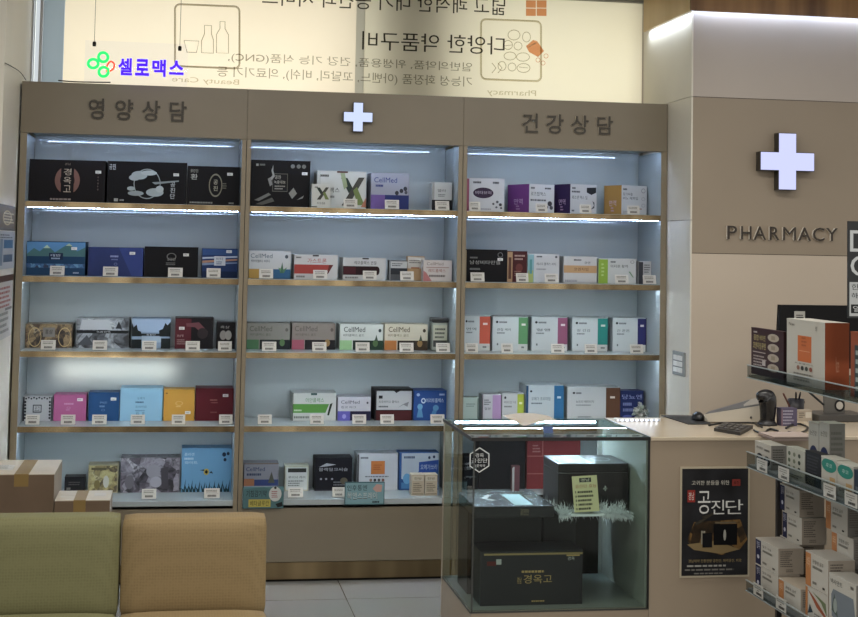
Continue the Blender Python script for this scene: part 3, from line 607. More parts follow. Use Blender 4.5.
def tp(u, v, o=.0015): return (V[3] * (1 - u) + V[2] * u) * (1 - v) + (V[7] * (1 - u) + V[6] * u) * v + Vector((0, -.3 * o, o))
def slab(u0, v0, u1, v1, mat, o): 
    q = MB(); q.prism([tp(u0, v0, o), tp(u1, v0, o), tp(u1, v1, o), tp(u0, v1, o)], (0, .0003, -.0022), mat); return q
slab(.02, .04, .98, .96, GT, .003).build('top_panel', r); slab(.68, .12, .95, .88, M('8f8b84', .35), .006).build('screen', r)
q = MB(); q.lathe([(.005, 0), (.005, .003)], ((V[1] * .78 + V[2] * .0 + V[0] * .22) + Vector((0, 0, .018))), M('3a3836'), 12, axis=(0, -1, 0)); q.build('button', r)
# barcode scanner standing upright
q = MB(); b0 = at(767, 425, Z=Zt); r = empty('barcode_scanner', b0, 'black bulb headed barcode scanner standing upright beside the card terminal', 'scanner')
def sv(x, y): return at(x, y, Y=b0.y) - b0
q.tube(bez([sv(767.5, 421.5), sv(767.8, 412), sv(767.8, 404), sv(766.8, 398.5), sv(763, 396), sv(757.5, 396.4)], 5), [.030 + .008 * min(1, i / 14) if i < 16 else .038 - .0045 * (i - 16) * .55 for i in range(26)], M('131214', .22), n=16); q.build('grip', r)
q = MB(); q.lathe([(.042, 0), (.042, .006), (.034, .014), (.03, .02)], (0, 0, 0), M('1a191b', .4), 20); q.build('stand_base', r)
q = MB(); ms = [at(714, 431, Z=Zt), at(740, 435.5, Z=Zt), at(753, 428.5, Z=Zt), at(724, 424.8, Z=Zt)]; n_ = len(ms); r = empty('keypad', ms[0], 'black keypad lying on the counter in front of the card terminal', 'keypad')
q.prism([m - ms[0] for m in ms], (0, 0, .012), M('2b2927', .45)); q.build('case', r)
for i in range(4):
    for j in range(3):
        def kp(u, v): return (ms[0] * (1 - u) + ms[1] * u) * (1 - v) + (ms[3] * (1 - u) + ms[2] * u) * v - ms[0] + Vector((0, 0, .0122))
        q = MB(); u0, v0 = .1 + i * .21, .12 + j * .27; q.prism([kp(u0, v0), kp(u0 + .16, v0), kp(u0 + .16, v0 + .2), kp(u0, v0 + .2)], (0, 0, .003), M('45423e', .5)); q.build('key', r)
for lab, pts in (('black cable curving from the card terminal towards the scanner', ((709, 425.2), (720, 423.4), (735, 423.0), (752, 422.8), (758, 425), (762, 427))), ('black cable looped behind the keypad on the counter', ((754, 430), (758, 432), (764, 432.5), (770, 429), (778, 431))), ('thick black cable loop in front of the purple box on the counter', ((786, 428), (792, 425), (800, 424), (808, 428), (800, 433), (788, 432)))):
    q = MB(); P_ = [at(x, y, Z=Zt + .005) for x, y in pts]; q.tube(bez([p - P_[0] for p in P_], 6), .0042, M('181718', .4), n=8); tag(q.build('cable', None, P_[0]), lab, 'cable', 'cables on the counter')
# purple and cream boxes, pens in a cup, paper stack
def cbox(name, lab, x0, x1, yt, yb, d, mat, prints, Yv=None, grp=None):
    p0 = at(x0, yb, Z=Zt); Y_ = p0.y; p1 = at(x1, yb, Y=Y_); hh = at((x0 + x1) / 2, yt, Y=Y_).z - Zt
    return carton(name, lab, 'box', grp, (p0.x, Y_, Zt), p1.x - p0.x, d, hh, mat, prints)
cbox('medicine_box', 'small purple grey box with pale print beside the black scanner', 781.5, 797, 408.5, 426, .05, '57506a', [('l', .1, .1, .9, .9, 5, '9a94a8'), ('r', .0, .0, .06, 1, '8a6a72')])
cbox('medicine_box', 'small cream box between the purple box and the monitor stand', 797.6, 812, 410.5, 421, .04, 'a79a86', [('r', .55, .3, .95, .85, 'c8bfae'), ('l', .08, .3, .5, .8, 3, '6e6458')])
pc = at(796, 415, Z=Zt); q = MB(); q.lathe([(.034, 0), (.036, .07), (.033, .07), (.031, .004)], (0, 0, 0), M('3a3a40', .4), 20); tag(q.build('pen_cup', None, pc), 'dark pen cup standing behind the purple box', 'cup')
for i, (lab, px, py, dx, c) in enumerate((('red brown pen leaning apart from the others in the dark pen cup', 783, 393, -.004, '6e4238'), ('black pen upright in the dark pen cup', 796, 392, 0, '2a2626'), ('dark pen leaning beside the upright one in the dark pen cup', 800.5, 392, .006, '2f2c2e'), ('short brown pencil leaning out of the dark pen cup', 804.5, 401, .01, '5a3e32'))):
    tpv = at(px, py, Y=pc.y) - pc; q = MB(); bt = Vector((max(-.024, min(.024, tpv.x * .3)), (-.014, .0, .012, -.01)[i], .006)); q.tube([bt, bt.lerp(tpv, .9), tpv], [.0042, .0042, .0022], c, n=8); tag(q.build('pen', None, pc), lab, 'pen', 'pens in the cup')
q = MB(); p0 = at(774, 441, Z=Zt); rg = random.Random(5)
for i in range(5): q.box((rg.uniform(-.004, .004), rg.uniform(-.004, .004), i * .0032), (.17 + rg.uniform(-.004, .004), .15, i * .0032 + .003), ('a58d84', 'b5a196', '9c877c')[i % 3])
tag(q.build('paper_stack', None, p0), 'pinkish stack of papers at the counter end behind the glass shelf unit', 'papers')
# monitor seen from behind
my = -1.05; A = at(778, 331, Y=my); T = at(782, 305, Y=my); B = at(872, 309, Y=my)
r = empty('monitor', (at(833, 418, Y=my).x, my, Zt), 'black computer monitor seen from behind on the counter', 'monitor'); L = r.location
q = MB(); hz = T.z - L.z; zb_ = hz - .27
q.prism([(A.x - L.x - .004, .0, zb_), (B.x - L.x, 0, zb_), (B.x - L.x, .018, hz), (T.x - L.x, .018, hz)], (0, .03, 0), M('101012', .6, spec=.15)); q.build('screen', r)
q = MB(); q.prism([(-.045, -.012, .03), (.048, -.012, .03), (.048, -.004, .33), (-.045, -.004, .33)], (0, .012, 0), M('57544f', .4)); Face(q, (-.045, -.0125, .03), (.093, 0, 0), (0, .008, .3), (0, -1, 0)).draw([('e', .75, .10, .22, .062, 'b7b0a4'), ('R', .75, .10, .26, .085, .35, '232222')]); q.build('stand', r)
q = MB(); q.box((-.11, -.1, 0), (.12, .08, .03), M('3f3d3b', .4), bev=.004); q.build('foot', r)

# ------------------------------------------------------------------ waiting seats
SY = -2.3
def seat(name, lab, xl, xr, h1, h2):
    x0 = at(xl, 515, Y=SY).x; x1 = at(xr, 515, Y=SY).x; w = x1 - x0; zt = at((xl + xr) / 2, 520, Y=SY).z
    r = empty(name, (x0, SY, 0), lab, 'seat', 'padded waiting seats'); fb = fabric(name + h1, h1, h2)
    def cushion(lo, hi, bev, bulge, ax):
        b = bmesh.new(); bmesh.ops.create_cube(b, size=1); bmesh.ops.subdivide_edges(b, edges=list(b.edges), cuts=9, use_grid_fill=True)
        lo = Vector(lo); hi = Vector(hi); cc = (lo + hi) / 2; hs = (hi - lo) / 2
        for v in b.verts:
            n = [max(-1, min(1, v.co[i] * 2)) for i in range(3)]; p = Vector([n[i] * hs[i] for i in range(3)])
            inner = Vector([max(-hs[i] + bev, min(hs[i] - bev, p[i])) for i in range(3)]); dd = p - inner
            if dd.length > bev: p = inner + dd.normalized() * bev
            o = [i for i in range(3) if i != ax]; k = (1 - n[o[0]] ** 4) * (1 - n[o[1]] ** 4)
            p[ax] += bulge * k * n[ax]; v.co = cc + p
        return b
    zj = at(100, 609, Y=SY).z; 
    q = MB(); b = cushion((.002, .0, zj - .03), (w - .002, .11, zt), .015, .012, 1)
    for v in b.verts: v.co.y += (v.co.z - zj) * .12
    q.bm(b, fb, True); q.build('backrest', r)
    q = MB(); q.bm(cushion((.003, -.46, zj - .10), (w - .003, -.012, zj - .004), .02, .012, 2), fb, True); q.build('seat_cushion', r)
    q = MB(); q.box((.012, -.44, zj - .16), (w - .012, .07, zj - .112), M('4a4238', .5), bev=.004); q.build('seat_frame', r)
    for sx in (.03, w - .07):
        for sy in (-.42, .02): q = MB(); q.box((sx, sy, 0), (sx + .04, sy + .04, zj - .161), M('6b5d48', .4), bev=.003); q.build('leg', r)
seat('waiting_seat', 'olive green padded waiting seat with low backrest beside the tan one', -26, 121, '74724e', '686644')
seat('waiting_seat', 'tan padded waiting seat with low backrest beside the olive green one', 121.5, 268.5, '87734f', '7a6644')

# ------------------------------------------------------------------ cartons behind the seats
KR = noisy('kraft_cardboard', '5c4a38', '655240', 6, rough=0.7); KRL = noisy('pale_carton_lid', 'b5aa98', 'bcb19f', 6, rough=0.6)
def box_big(lab, x1, xl, yt, dep, w, h):
    a = at(x1, yt, Y=-.8); r = empty('shipping_carton', (a.x - w, -.8, 0), lab, 'carton', 'cartons behind the waiting seats')
    q = MB(); q.box((0, 0, 0), (w, dep, h - .003), KR, mats=[KR, KR, KR, KR, KR, noisy('carton_side', '8d8070', '968978', 6, rough=0.65)]); q.build('body', r)
    q = MB()
    for y0, y1 in ((0, dep / 2 - .001), (dep / 2 + .001, dep)): q.box((0, y0, h - .003), (w, y1, h), KRL)
    q.build('lid_flaps', r)
    return r, w, dep, h
a = at(54.5, 474, Y=-.8); d = .40
r, w, dep, h = box_big('taller brown shipping carton taped on top standing behind the olive seat', 54.5, 0, 474, .40, .30, a.z)
TAPE = M('80693f', .55, spec=.2)
q = MB(); q.box((w * .47, -.0006, h - .05), (w * .66, 0.0, h + .0004), TAPE); q.box((w * .47, 0, h), (w * .66, dep, h + .0006), TAPE); q.build('packing_tape', r)
q = MB(); q.box((.05, .12, h), (.12, .25, h + .0008), 'c6c2ba'); Face(q, (.05, .12, h + .0008), (.07, 0, 0), (0, .13, 0), (0, 0, 1)).draw([('l', .1, .1, .9, .9, 6, '8a867e')]); q.build('shipping_label', r)
a2 = at(110, 500, Y=-.8)
r, w, dep, h = box_big('lower brown shipping carton beside the taller one behind the seats', 110, 55, 500, .24, a2.x - a.x - .004, a2.z)
q = MB(); q.box((w * .34, -.0006, h - .05), (w * .56, 0.0, h + .0004), TAPE); q.box((w * .34, 0, h), (w * .56, dep, h + .0006), TAPE); q.build('packing_tape', r)
q = MB(); q.box((w * .68, .1, h), (w * .9, .17, h + .0008), 'b9b2a6'); q.build('shipping_label', r)
# ------------------------------------------------------------------ boxes and price cards on the cabinet shelves
FY = {'s1': .13, 's2': .13, 's3': .20, 's4': .20, 's5': .235}
ORD = {'s1': 'top', 's2': 'second', 's3': 'third', 's4': 'fourth', 's5': 'bottom'}
BAY = ('pier-side', 'middle', 'counter-side')
SHX = {'s1': 208, 's2': 281, 's3': 353, 's4': 426, 's5': 500}
CARDW = M('bdbab2', .45); CARDT = M('55534e', .6)
def S(k, bay, x0, x1, yt, mat, label, prints=(), card=None, short=None, sticker=None, name='medicine_box', spine=None, rot=0, fy=None, top=None, dd=None):
    Y = FY[k] if fy is None else fy; z = ZS[k] + .0008
    g = 'boxes on the %s shelf of the %s cabinet' % (ORD[k], BAY[bay])
    if spine:
        xs, smat, lp = spine; th = math.radians(rot)
        p = at(xs, SHX[k], Y=Y); w = (at(x1, SHX[k], Y=Y).x - p.x) / math.cos(th); d = (p.x - at(x0, SHX[k], Y=Y).x) / math.sin(th + .055); h = at(xs, yt, Y=Y).z - z
        carton(name, label, 'box', g, (p.x, p.y, z), w, d, h, mat, prints, left=smat, rz=th, left_prints=lp, top=top)
    else:
        p = at(x0, (yt + SHX[k]) / 2, Y=Y); xe = at(x1, (yt + SHX[k]) / 2, Y=Y).x
        lo = bay * W + (.039 if bay == 0 else .0245); hi = (PX - .045) if bay == 2 else (bay + 1) * W - .0245
        p.x = max(p.x, lo); xe = min(xe, hi); w = xe - p.x; h = at((x0 + x1) / 2, yt, Y=Y).z - z
        d = dd or max(.05, min(w * .8, BACK - .004 - Y))
        carton(name, label, 'box', g, (p.x, Y, z), w, d, h, mat, prints, sticker=sticker, top=top)
    if card: price_card(k, bay, card, short)
NC = [0]
def price_card(k, bay, card, short):
    Y = .045; z = ZS[k] + .0006; p = at(card[0], SHX[k], Y=Y); w = at(card[1], SHX[k], Y=Y).x - p.x; h = .046
    NC[0] += 1
    r = empty('price_card', (p.x, Y, z), 'small white price card standing in front of ' + short, 'price card', 'price cards on the cabinet shelves')
    q = MB(); q.prism([(0, 0, .0022), (w, 0, .0022), (w, .012, h), (0, .012, h)], (0, .0012, 0), CARDW)
    f = Face(q, (0, 0, .0022), (w, 0, 0), (0, .012, h - .0022), (0, -1, .26)); f.draw([('l', .12, .60, .9, .84, 2, CARDT), ('r', .1, .47, .9, .50, '8f8c86'), ('l', .22, .14, .82, .36, 1, CARDT)]); q.build('printed_card', r)
    q = MB(); q.box((-.002, -.004, 0), (w + .002, .024, .002), glass('acrylic_stand', 'f2f4f4', .5)); q.build('acrylic_base', r)
K = '0e0d11'; W1 = 'b9bdc0'; DK = '2b2b30'; BLU = '23407e'
# pier-side cabinet, top shelf
S('s1', 0, 24.8, 105, 160, '151113', 'wide black gift box with a rose gold medallion, first on the top shelf', [('R', .5, .52, .165, .33, .42, '7a5347'), ('e', .5, .52, .09, .18, '3a2a28'), ('r', .415, .14, .585, .97, '151214'), ('t', '경', .45, .64, .55, .80, 'b7a892'), ('t', '옥', .45, .44, .55, .60, 'b7a892'), ('t', '고', .45, .24, .55, .40, 'b7a892'), ('t', '경남', .46, .88, .54, .93, '8a7a6c'), ('l', .28, .05, .7, .09, 1, '8f7f76'), ('l', .90, .3, .915, .7, 6, '6a5c58')], sticker=(.87, .70), name='gift_box', dd=.2)
S('s1', 0, 107.2, 186.6, 162, K, 'wide black gift box with silver clouds round a dark disc, second on the top shelf', [('R', .5, .48, .17, .36, .06, '8f9a9a'), ('e', .5, .48, .155, .33, '0f0f12'), ('e', .40, .68, .10, .10, '98a3a3'), ('e', .34, .62, .07, .07, '98a3a3'), ('e', .52, .74, .1, .06, 'a5aeae'), ('e', .60, .28, .11, .10, '98a3a3'), ('e', .66, .36, .05, .08, 'a5aeae'), ('e', .36, .25, .10, .06, '8a9595'), ('e', .30, .36, .05, .05, '98a3a3'), ('p', [(.56, .52), (.9, .58), (.9, .55), (.6, .47)], '7f8888'), ('t', '공', .795, .42, .855, .54, 'b9bfbf'), ('t', '진', .795, .28, .855, .40, 'b9bfbf'), ('t', '단', .795, .14, .855, .26, 'b9bfbf'), ('t', '공진', .02, .80, .1, .93, 'b4b8b8'), ('r', .09, .05, .14, .12, '9a968c'), ('l', .16, .06, .24, .1, 1, '8a8a86')], sticker=(.83, .68), name='gift_box', dd=.2)
S('s1', 0, 187.4, 241.4, 166.6, K, 'black gift box with a small gold hexagon emblem, last on the pier-side top shelf', [('R', .54, .52, .13, .30, .14, '7f7a66'), ('r', .49, .36, .59, .68, '1e1d1e'), ('t', '공', .50, .54, .58, .66, 'b9b39a'), ('t', '진', .50, .38, .58, .50, 'b9b39a'), ('t', '공진단', .05, .84, .2, .92, 'a9a99f'), ('t', '환', .06, .66, .19, .8, 'b7b7ad'), ('l', .05, .05, .5, .09, 1, '85857d'), ('l', .8, .05, .92, .09, 1, '85857d'), ('l', .66, .44, .78, .58, 3, '6a675a')], sticker=(.76, .78), name='gift_box', dd=.2)
# second shelf
S('s2', 0, 25.4, 85, 241.5, '1d3f63', 'blue gift box printed with teal mountains over a lake', [('r', 0, .62, 1, 1, '4a7fae'), ('p', [(0, .62), (.12, .8), (.22, .7), (.34, .9), (.48, .68), (.6, .82), (.72, .95), (.86, .72), (1, .84), (1, .55), (0, .55)], '3e6a6a'), ('p', [(.28, .8), (.34, .9), (.4, .8)], '9fb58e'), ('p', [(.66, .88), (.72, .95), (.78, .87)], '9fb58e'), ('r', 0, .3, 1, .56, '173a5c'), ('r', 0, .22, 1, .34, photo('blue_pebbles', ['10203a', '24507a', '5b8aa8'], 60)), ('r', .38, .46, .62, .66, '1a2a4a'), ('t', '태반', .41, .55, .58, .63, 'aebccb'), ('l', .42, .48, .58, .52, 1, '8fa3b8'), ('l', .8, .06, .92, .1, 1, '8fa3b8')], (49.5, 64), 'the blue lake and mountain box', sticker=(.76, .76), name='gift_box')
S('s2', 0, 88, 143, 247.5, '2a3568', 'plain indigo gift box with faint silver print', [('l', .4, .66, .62, .72, 1, '8d94b8'), ('l', .42, .56, .58, .6, 1, '6a73a0'), ('R', .5, .42, .03, .05, .3, '6a73a0'), ('p', [(.55, 1), (1, 1), (1, 0), (.8, 0)], '2f3f7c')], (102.6, 117.6), 'the plain indigo box', sticker=(.75, .76), name='gift_box')
S('s2', 0, 144.4, 198, 247, '0f0e11', 'black gift box with a faint crest between the indigo and sunset boxes', [('R', .5, .68, .09, .12, .2, '6b6a66'), ('t', '공진단', .42, .54, .58, .64, '8c8a84'), ('l', .4, .4, .6, .48, 2, '6b6a66')], (167.8, 182.4), 'the black box with a faint crest', sticker=(.72, .70), name='gift_box')
S('s2', 0, 202, 241.4, 248.8, '1f3566', 'dark blue box printed with sunset streaks and a white label', [('r', 0, .78, 1, 1, '2a4a80'), ('p', [(0, .7), (1, .76), (1, .7), (0, .64)], '9fb0c4'), ('p', [(0, .58), (1, .66), (1, .6), (0, .5)], 'a8765a'), ('p', [(0, .5), (1, .54), (1, .5), (0, .42)], '6f86a8'), ('r', .34, .42, .66, .74, 'b9bfc6'), ('t', '비타', .4, .6, .6, .7, '2a3a5a'), ('l', .4, .46, .6, .56, 2, '4a5a7a'), ('r', 0, 0, 1, .22, '16264a')], (206.4, 220.4), 'the sunset streaked blue box', sticker=(.68, .86), name='gift_box')
# third shelf
S('s3', 0, 24, 72, 324.2, photo('brown_collage', ['1d1714', '4a3a2c', '8f7a5a', '2b2420', 'a89a80'], 34), 'low box with a brown photo collage and grey label', [('r', .37, .46, .63, .86, '77736f'), ('t', '홍삼', .42, .58, .58, .78, '2b2726'), ('R', .2, .45, .14, .42, .1, 'b59a66'), ('R', .84, .45, .14, .42, .1, 'b59a66')], (40.5, 55.2), 'the brown collage box', name='gift_box')
S('s3', 0, 76.2, 129, 318.6, photo('grey_town_collage', ['26282c', '5c6066', '9aa0a6', '3a3d42', 'b4b8bc'], 22), 'box with a grey town photo split by a dark band', [('p', [(.1, .96), (.6, .96), (.68, .62), (.06, .62)], 'a9adb2'), ('r', 0, .50, 1, .60, '1c1d20'), ('t', '녹용진액', .38, .52, .64, .58, 'b4b8bc'), ('p', [(.74, .66), (.8, .92), (.86, .66)], '2a2c30'), ('p', [(.02, .1), (.2, .44), (.34, .1)], '4a4e55')], (92.4, 106.8), 'the grey town photo box', name='gift_box')
S('s3', 0, 131.6, 170.4, 318.6, '7d95b0', 'pale blue sky box with dark pine trees at both sides', [('r', 0, .55, 1, 1, '8ea6c4'), ('r', 0, .42, 1, .5, '23282c'), ('p', [(0, .86), (.05, .7), (.12, .8), (.16, .6), (.24, .56), (.26, .4), (0, .4)], '1b2022'), ('p', [(1, .9), (.92, .78), (.86, .86), (.8, .66), (.7, .6), (.72, .4), (1, .4)], '1b2022'), ('r', 0, 0, .26, .3, '1b2022'), ('r', .76, 0, 1, .34, '1b2022'), ('r', .26, .2, .76, .4, '93a9bc'), ('t', '침향단', .38, .43, .62, .49, 'b4bcc4')], (141.8, 156.2), 'the pale sky box with pines', name='gift_box')
S('s3', 0, 175, 213.2, 318, '1b1719', 'box half dark red and half black with a grey sash', [('r', 0, 0, .42, 1, '541c24'), ('p', [(.28, .82), (.62, .86), (.86, .56), (.7, .5), (.52, .7), (.3, .72)], '6d3a40'), ('e', .72, .5, .14, .18, '2f2628'), ('t', '홍삼정', .05, .38, .22, .46, 'a88a86'), ('l', .05, .14, .3, .3, 3, '8a6a68')], (185.4, 199.6), 'the dark red and black box', sticker=(.1, .62), name='gift_box')
S('s3', 0, 216.4, 238.4, 322.6, '1a1718', 'small black box with two pale round shapes, last beside the divider', [('e', .36, .52, .18, .18, '8f8880'), ('e', .64, .52, .18, .18, '9a938a'), ('t', '흑삼', .2, .78, .7, .88, '9a948c'), ('r', .1, .02, .5, .06, '6a4438')], (218, 231.6), 'the small black box with pale shapes', name='gift_box')
# fourth shelf
S('s4', 0, 21, 52, 396.2, 'a4a8ac', 'small white box with a black ornamental border', [('r', 0, 0, .05, 1, '2b2d33'), ('r', .96, 0, 1, 1, '2b2d33')] + [('e', .1 + .09 * i, .9 + .04 * (i % 2), .03, .035, '33363c') for i in range(10)] + [('e', .08 + .84 * (i % 2), .12 + .13 * (i // 2), .035, .05, '33363c') for i in range(12)] + [('r', .34, .34, .64, .66, '3a3c42'), ('r', .37, .38, .61, .62, 'a9adb0'), ('t', '공진', .40, .46, .58, .6, '2b2d33'), ('l', .4, .4, .58, .43, 1, '33363c')], (25.2, 39.2), 'the white box with black ornaments', name='gift_box')
S('s4', 0, 53.6, 86, 394.7, 'b05488', 'pink box with a white price sticker on the fourth shelf', [('l', .32, .62, .62, .68, 1, 'c98ab0'), ('R', .46, .5, .06, .04, .3, 'c07aa4'), ('l', .38, .4, .54, .44, 1, 'c07aa4')], (60.6, 75), 'the pink box', sticker=(.72, .76), name='gift_box')
S('s4', 0, 88.4, 119, 392.4, '1d4a80', 'royal blue box between the pink and the light blue boxes', [('t', '루테인', .36, .6, .6, .68, '7d9cc0'), ('l', .36, .48, .6, .54, 1, '6d8cb4'), ('R', .48, .38, .06, .04, .3, '5a7ca8')], (91.8, 106.4), 'the royal blue box', sticker=(.72, .72), name='gift_box')
S('s4', 0, 120, 162.4, 388.5, '7fb4d2', 'larger light blue box with grey lettering stacked in four lines', [('t', '오메가', .40, .66, .58, .73, '3f6480'), ('l', .36, .55, .62, .60, 1, '3f6480'), ('t', '프리미엄', .36, .40, .62, .47, '3f6480'), ('t', '골드', .38, .18, .46, .28, '2f4a60'), ('t', '알', .52, .18, .58, .28, '2f4a60'), ('l', .36, .3, .62, .33, 1, '5a84a0')], (130.4, 144.6), 'the light blue box', name='gift_box')
S('s4', 0, 163.6, 194.4, 389.6, 'c4892a', 'mustard yellow box beside the dark red one', [('r', .06, .86, .12, .9, '6b4c1c'), ('R', .5, .56, .12, .07, .2, 'd6a85a'), ('l', .4, .44, .6, .48, 1, 'd6a85a')], (171.6, 185), 'the mustard yellow box', sticker=(.7, .22), name='gift_box')
S('s4', 0, 195.4, 236, 388.4, '5c1820', 'dark red box with faint lettering at the divider', [('l', .38, .62, .64, .66, 1, '8f5a52'), ('e', .5, .56, .1, .02, '7a4440'), ('l', .4, .24, .6, .28, 1, '7a4440')], (219, 232.4), 'the dark red box', sticker=(.72, .74), name='gift_box')
# bottom shelf
S('s5', 0, 64.4, 84.4, 477, '232225', 'small black box behind the cartons on the bottom shelf', [('l', .2, .5, .8, .7, 2, '55534f'), ('r', .1, .2, .3, .35, '6a6862')], dd=.08)
S('s5', 0, 88, 118, 465, '9a9272', 'pale yellow box with small painted figures', [('r', .03, .03, .97, .97, photo('yellow_folk_print', ['4a4030', '8a7d54', 'b3a878', '6a6248', 'b8ae86'], 40)), ('r', .1, .82, .6, .9, '5c543c'), ('e', .6, .4, .1, .22, 'b9b6aa'), ('e', .3, .3, .1, .16, '7a6a3c')], name='gift_box')
S('s5', 0, 120.6, 179.4, 458, photo('monochrome_crowd', ['1e1c20', '565058', '8f8a92', '3a363c', 'aaa6ac'], 24), 'wide box covered by a grey violet crowd photo', [('e', .55, .62, .12, .2, '8d8890'), ('e', .6, .3, .1, .16, '9c98a0'), ('e', .15, .3, .08, .2, '6a666c'), ('p', [(.7, .1), (.68, .7), (.8, .75), (.82, .1)], '4a464c')], (141.6, 156), 'the grey violet crowd box', name='gift_box')
S('s5', 0, 181.4, 234, 448.4, '5f97bf', 'sky blue box with a small sunflower and dark leaves', [('e', .5, .46, .055, .075, 'c0a43c'), ('e', .5, .46, .028, .04, '2a2418'), ('p', [(.36, .5), (.46, .48), (.46, .52)], '2a3a3c'), ('p', [(.64, .42), (.56, .44), (.6, .48)], '2a3a3c'), ('t', '콜라겐', .05, .83, .25, .9, 'b4cede'), ('l', .05, .74, .3, .79, 1, 'a4c2d6'), ('t', '화이트', .06, .64, .32, .71, 'b4cede')] + [('p', [(x, 0), (x - .03, .1 + .12 * abs(math.sin(i * 2.3))), (x + .02, .06), (x + .06, .16 + .14 * abs(math.cos(i * 1.7))), (x + .05, 0)], '1d3b44') for i, x in enumerate([.03, .1, .17, .24, .32, .42, .52, .62, .7, .78, .86, .92])] + [('e', .85, .86, .04, .05, '23344a'), ('e', .93, .88, .03, .04, '23344a'), ('e', .87, .74, .03, .04, '23344a')], (204, 219.6), 'the sky blue sunflower box', name='gift_box')
# middle cabinet, top shelf
S('s1', 1, 251, 310, 160.5, '100f11', 'large black gift box with a silver dragon line and framed writing', [('r', .36, .33, .62, .72, '5c5a52'), ('r', .37, .345, .61, .705, '1b1a1c'), ('t', '공진', .40, .6, .5, .68, 'b3b0a4'), ('t', '녹용대보', .39, .5, .58, .57, 'b3b0a4'), ('l', .4, .38, .58, .46, 2, '8c8a80'), ('p', [(.37, .9), (.34, .78), (.36, .68), (.30, .58), (.34, .56), (.40, .66), (.37, .78)], '8f8f8b'), ('p', [(.28, .6), (.33, .64), (.36, .48), (.32, .44)], '7f7f7b'), ('p', [(.06, .14), (.3, .3), (.34, .26), (.14, .12)], '6d6d68'), ('p', [(.08, .05), (.36, .2), (.4, .12), (.2, .04)], '55554f'), ('p', [(.64, .3), (.72, .42), (.78, .30), (.7, .18)], '85857f'), ('p', [(.78, .16), (.9, .26), (.88, .2)], '85857f'), ('r', .08, .87, .12, .92, '8a8a84'), ('l', .14, .88, .26, .92, 1, '6a6a64'), ('e', .70, .88, .035, .045, '6a6a64'), ('e', .80, .88, .035, .045, '6a6a64'), ('e', .89, .88, .035, .045, '6a6a64')], sticker=(.86, .70), name='gift_box', dd=.2)
XP = [('p', [(.06, .82), (.3, .82), (.52, .52), (.36, .4)], '2c3a34'), ('p', [(.94, .84), (.72, .84), (.1, .06), (.36, .06)], '44423c'), ('p', [(.52, .48), (.66, .58), (.96, .08), (.7, .08)], '6a7a40')]
def shift(items, u0, v0, u1, v1): return [('p', [(u0 + u * (u1 - u0), v0 + v * (v1 - v0)) for u, v in it[1]], it[2]) for it in items]
S('s1', 1, 317, 366, 171.2, 'b7b9b2', 'white box with a large dark cross-shaped letter and coloured shading', [('r', 0, 0, .07, 1, 'a9aba4')] + shift(XP, .45, .02, 1, 1) + [('p', [(.47, .95), (.56, .95), (.62, .6), (.55, .5)], '8a9a70'), ('p', [(.9, .05), (1, .3), (1, .05)], 'b06a50'), ('t', 'X 맥스', .12, .42, .46, .56, '2b2c2b'), ('l', .06, .84, .24, .9, 1, '4a4a48'), ('r', .40, .955, .62, 1, '5c3a34'), ('l', .12, .28, .4, .34, 1, '6a6a66')], (343.6, 357.4), 'the big white lettered box')
S('s1', 1, 311.8, 330, 184.2, 'bcbeb8', 'small white box with a dark cross-shaped letter before the larger one', shift(XP, .2, .3, .98, .98) + [('t', '이뮨', .3, .14, .75, .24, '3a3a38'), ('r', 0, .02, .3, .07, '6a6c66'), ('l', .15, .84, .4, .9, 1, '5a5a56')], fy=.065, dd=.05)
S('s1', 1, 371, 409, 173.2, '8f93a2', 'grey lilac box with navy lettering and violet lower corner', [('r', 0, 0, .37, .40, '6a4f96'), ('r', .37, 0, 1, .40, '26306e'), ('t', 'CellMed', .08, .74, .68, .88, '2a3680'), ('l', .12, .62, .34, .68, 1, '2a3680'), ('e', .8, .52, .05, .06, '33353f'), ('e', .9, .58, .05, .06, '33353f'), ('e', .68, .46, .05, .06, '33353f'), ('e', .92, .48, .04, .05, '4a4c58')], (385, 399.2), 'the grey lilac box')
S('s1', 1, 432, 452, 182.4, 'b3b5b2', 'small white box with black lower half at the end of the middle top shelf', [('r', 0, 0, 1, .38, '1d1d22'), ('t', '멜라', .28, .66, .7, .76, '3a3c44'), ('l', .3, .5, .75, .58, 2, '55575e'), ('r', .0, .38, .12, 1, '8e908c')], (435.4, 449.4), 'the white and black end box')
# middle, second shelf
S('s2', 1, 248.8, 290.6, 251, 'b6babb', 'white box with a yellow corner and a green blue plant picture', [('r', 0, 0, .25, .34, 'b58a3a'), ('r', .56, 0, 1, .34, '2c5c86'), ('t', 'CellMed', .04, .74, .56, .9, '5a6a78'), ('t', '하이멀티 비타', .05, .58, .5, .68, '2f3a48'), ('e', .9, .8, .04, .07, '4a5058'), ('p', [(.74, .2), (.8, .6), (.84, .2)], '3e6a50'), ('p', [(.8, .3), (.92, .42), (.84, .2)], '4a7a58'), ('p', [(.7, .4), (.78, .36), (.76, .24)], '5a8a60')], (259.4, 273), 'the white box with yellow corner')
S('s2', 1, 294.2, 337.6, 255, 'b9b9b5', 'white box with a red band and red lettering', [('p', [(0, .22), (0, .60), (.82, .60), (.74, .22)], 'a83a32'), ('t', '가스트론', .30, .66, .74, .86, 'b0342e'), ('p', [(.8, .6), (.9, .6), (.78, .22), (.76, .22)], '6a2a26'), ('l', .04, .86, .2, .92, 1, '55534f'), ('r', .42, .94, .56, 1, '3a3836'), ('l', .05, .06, .34, .14, 1, '77746e')], (313.2, 327.2), 'the red banded box')
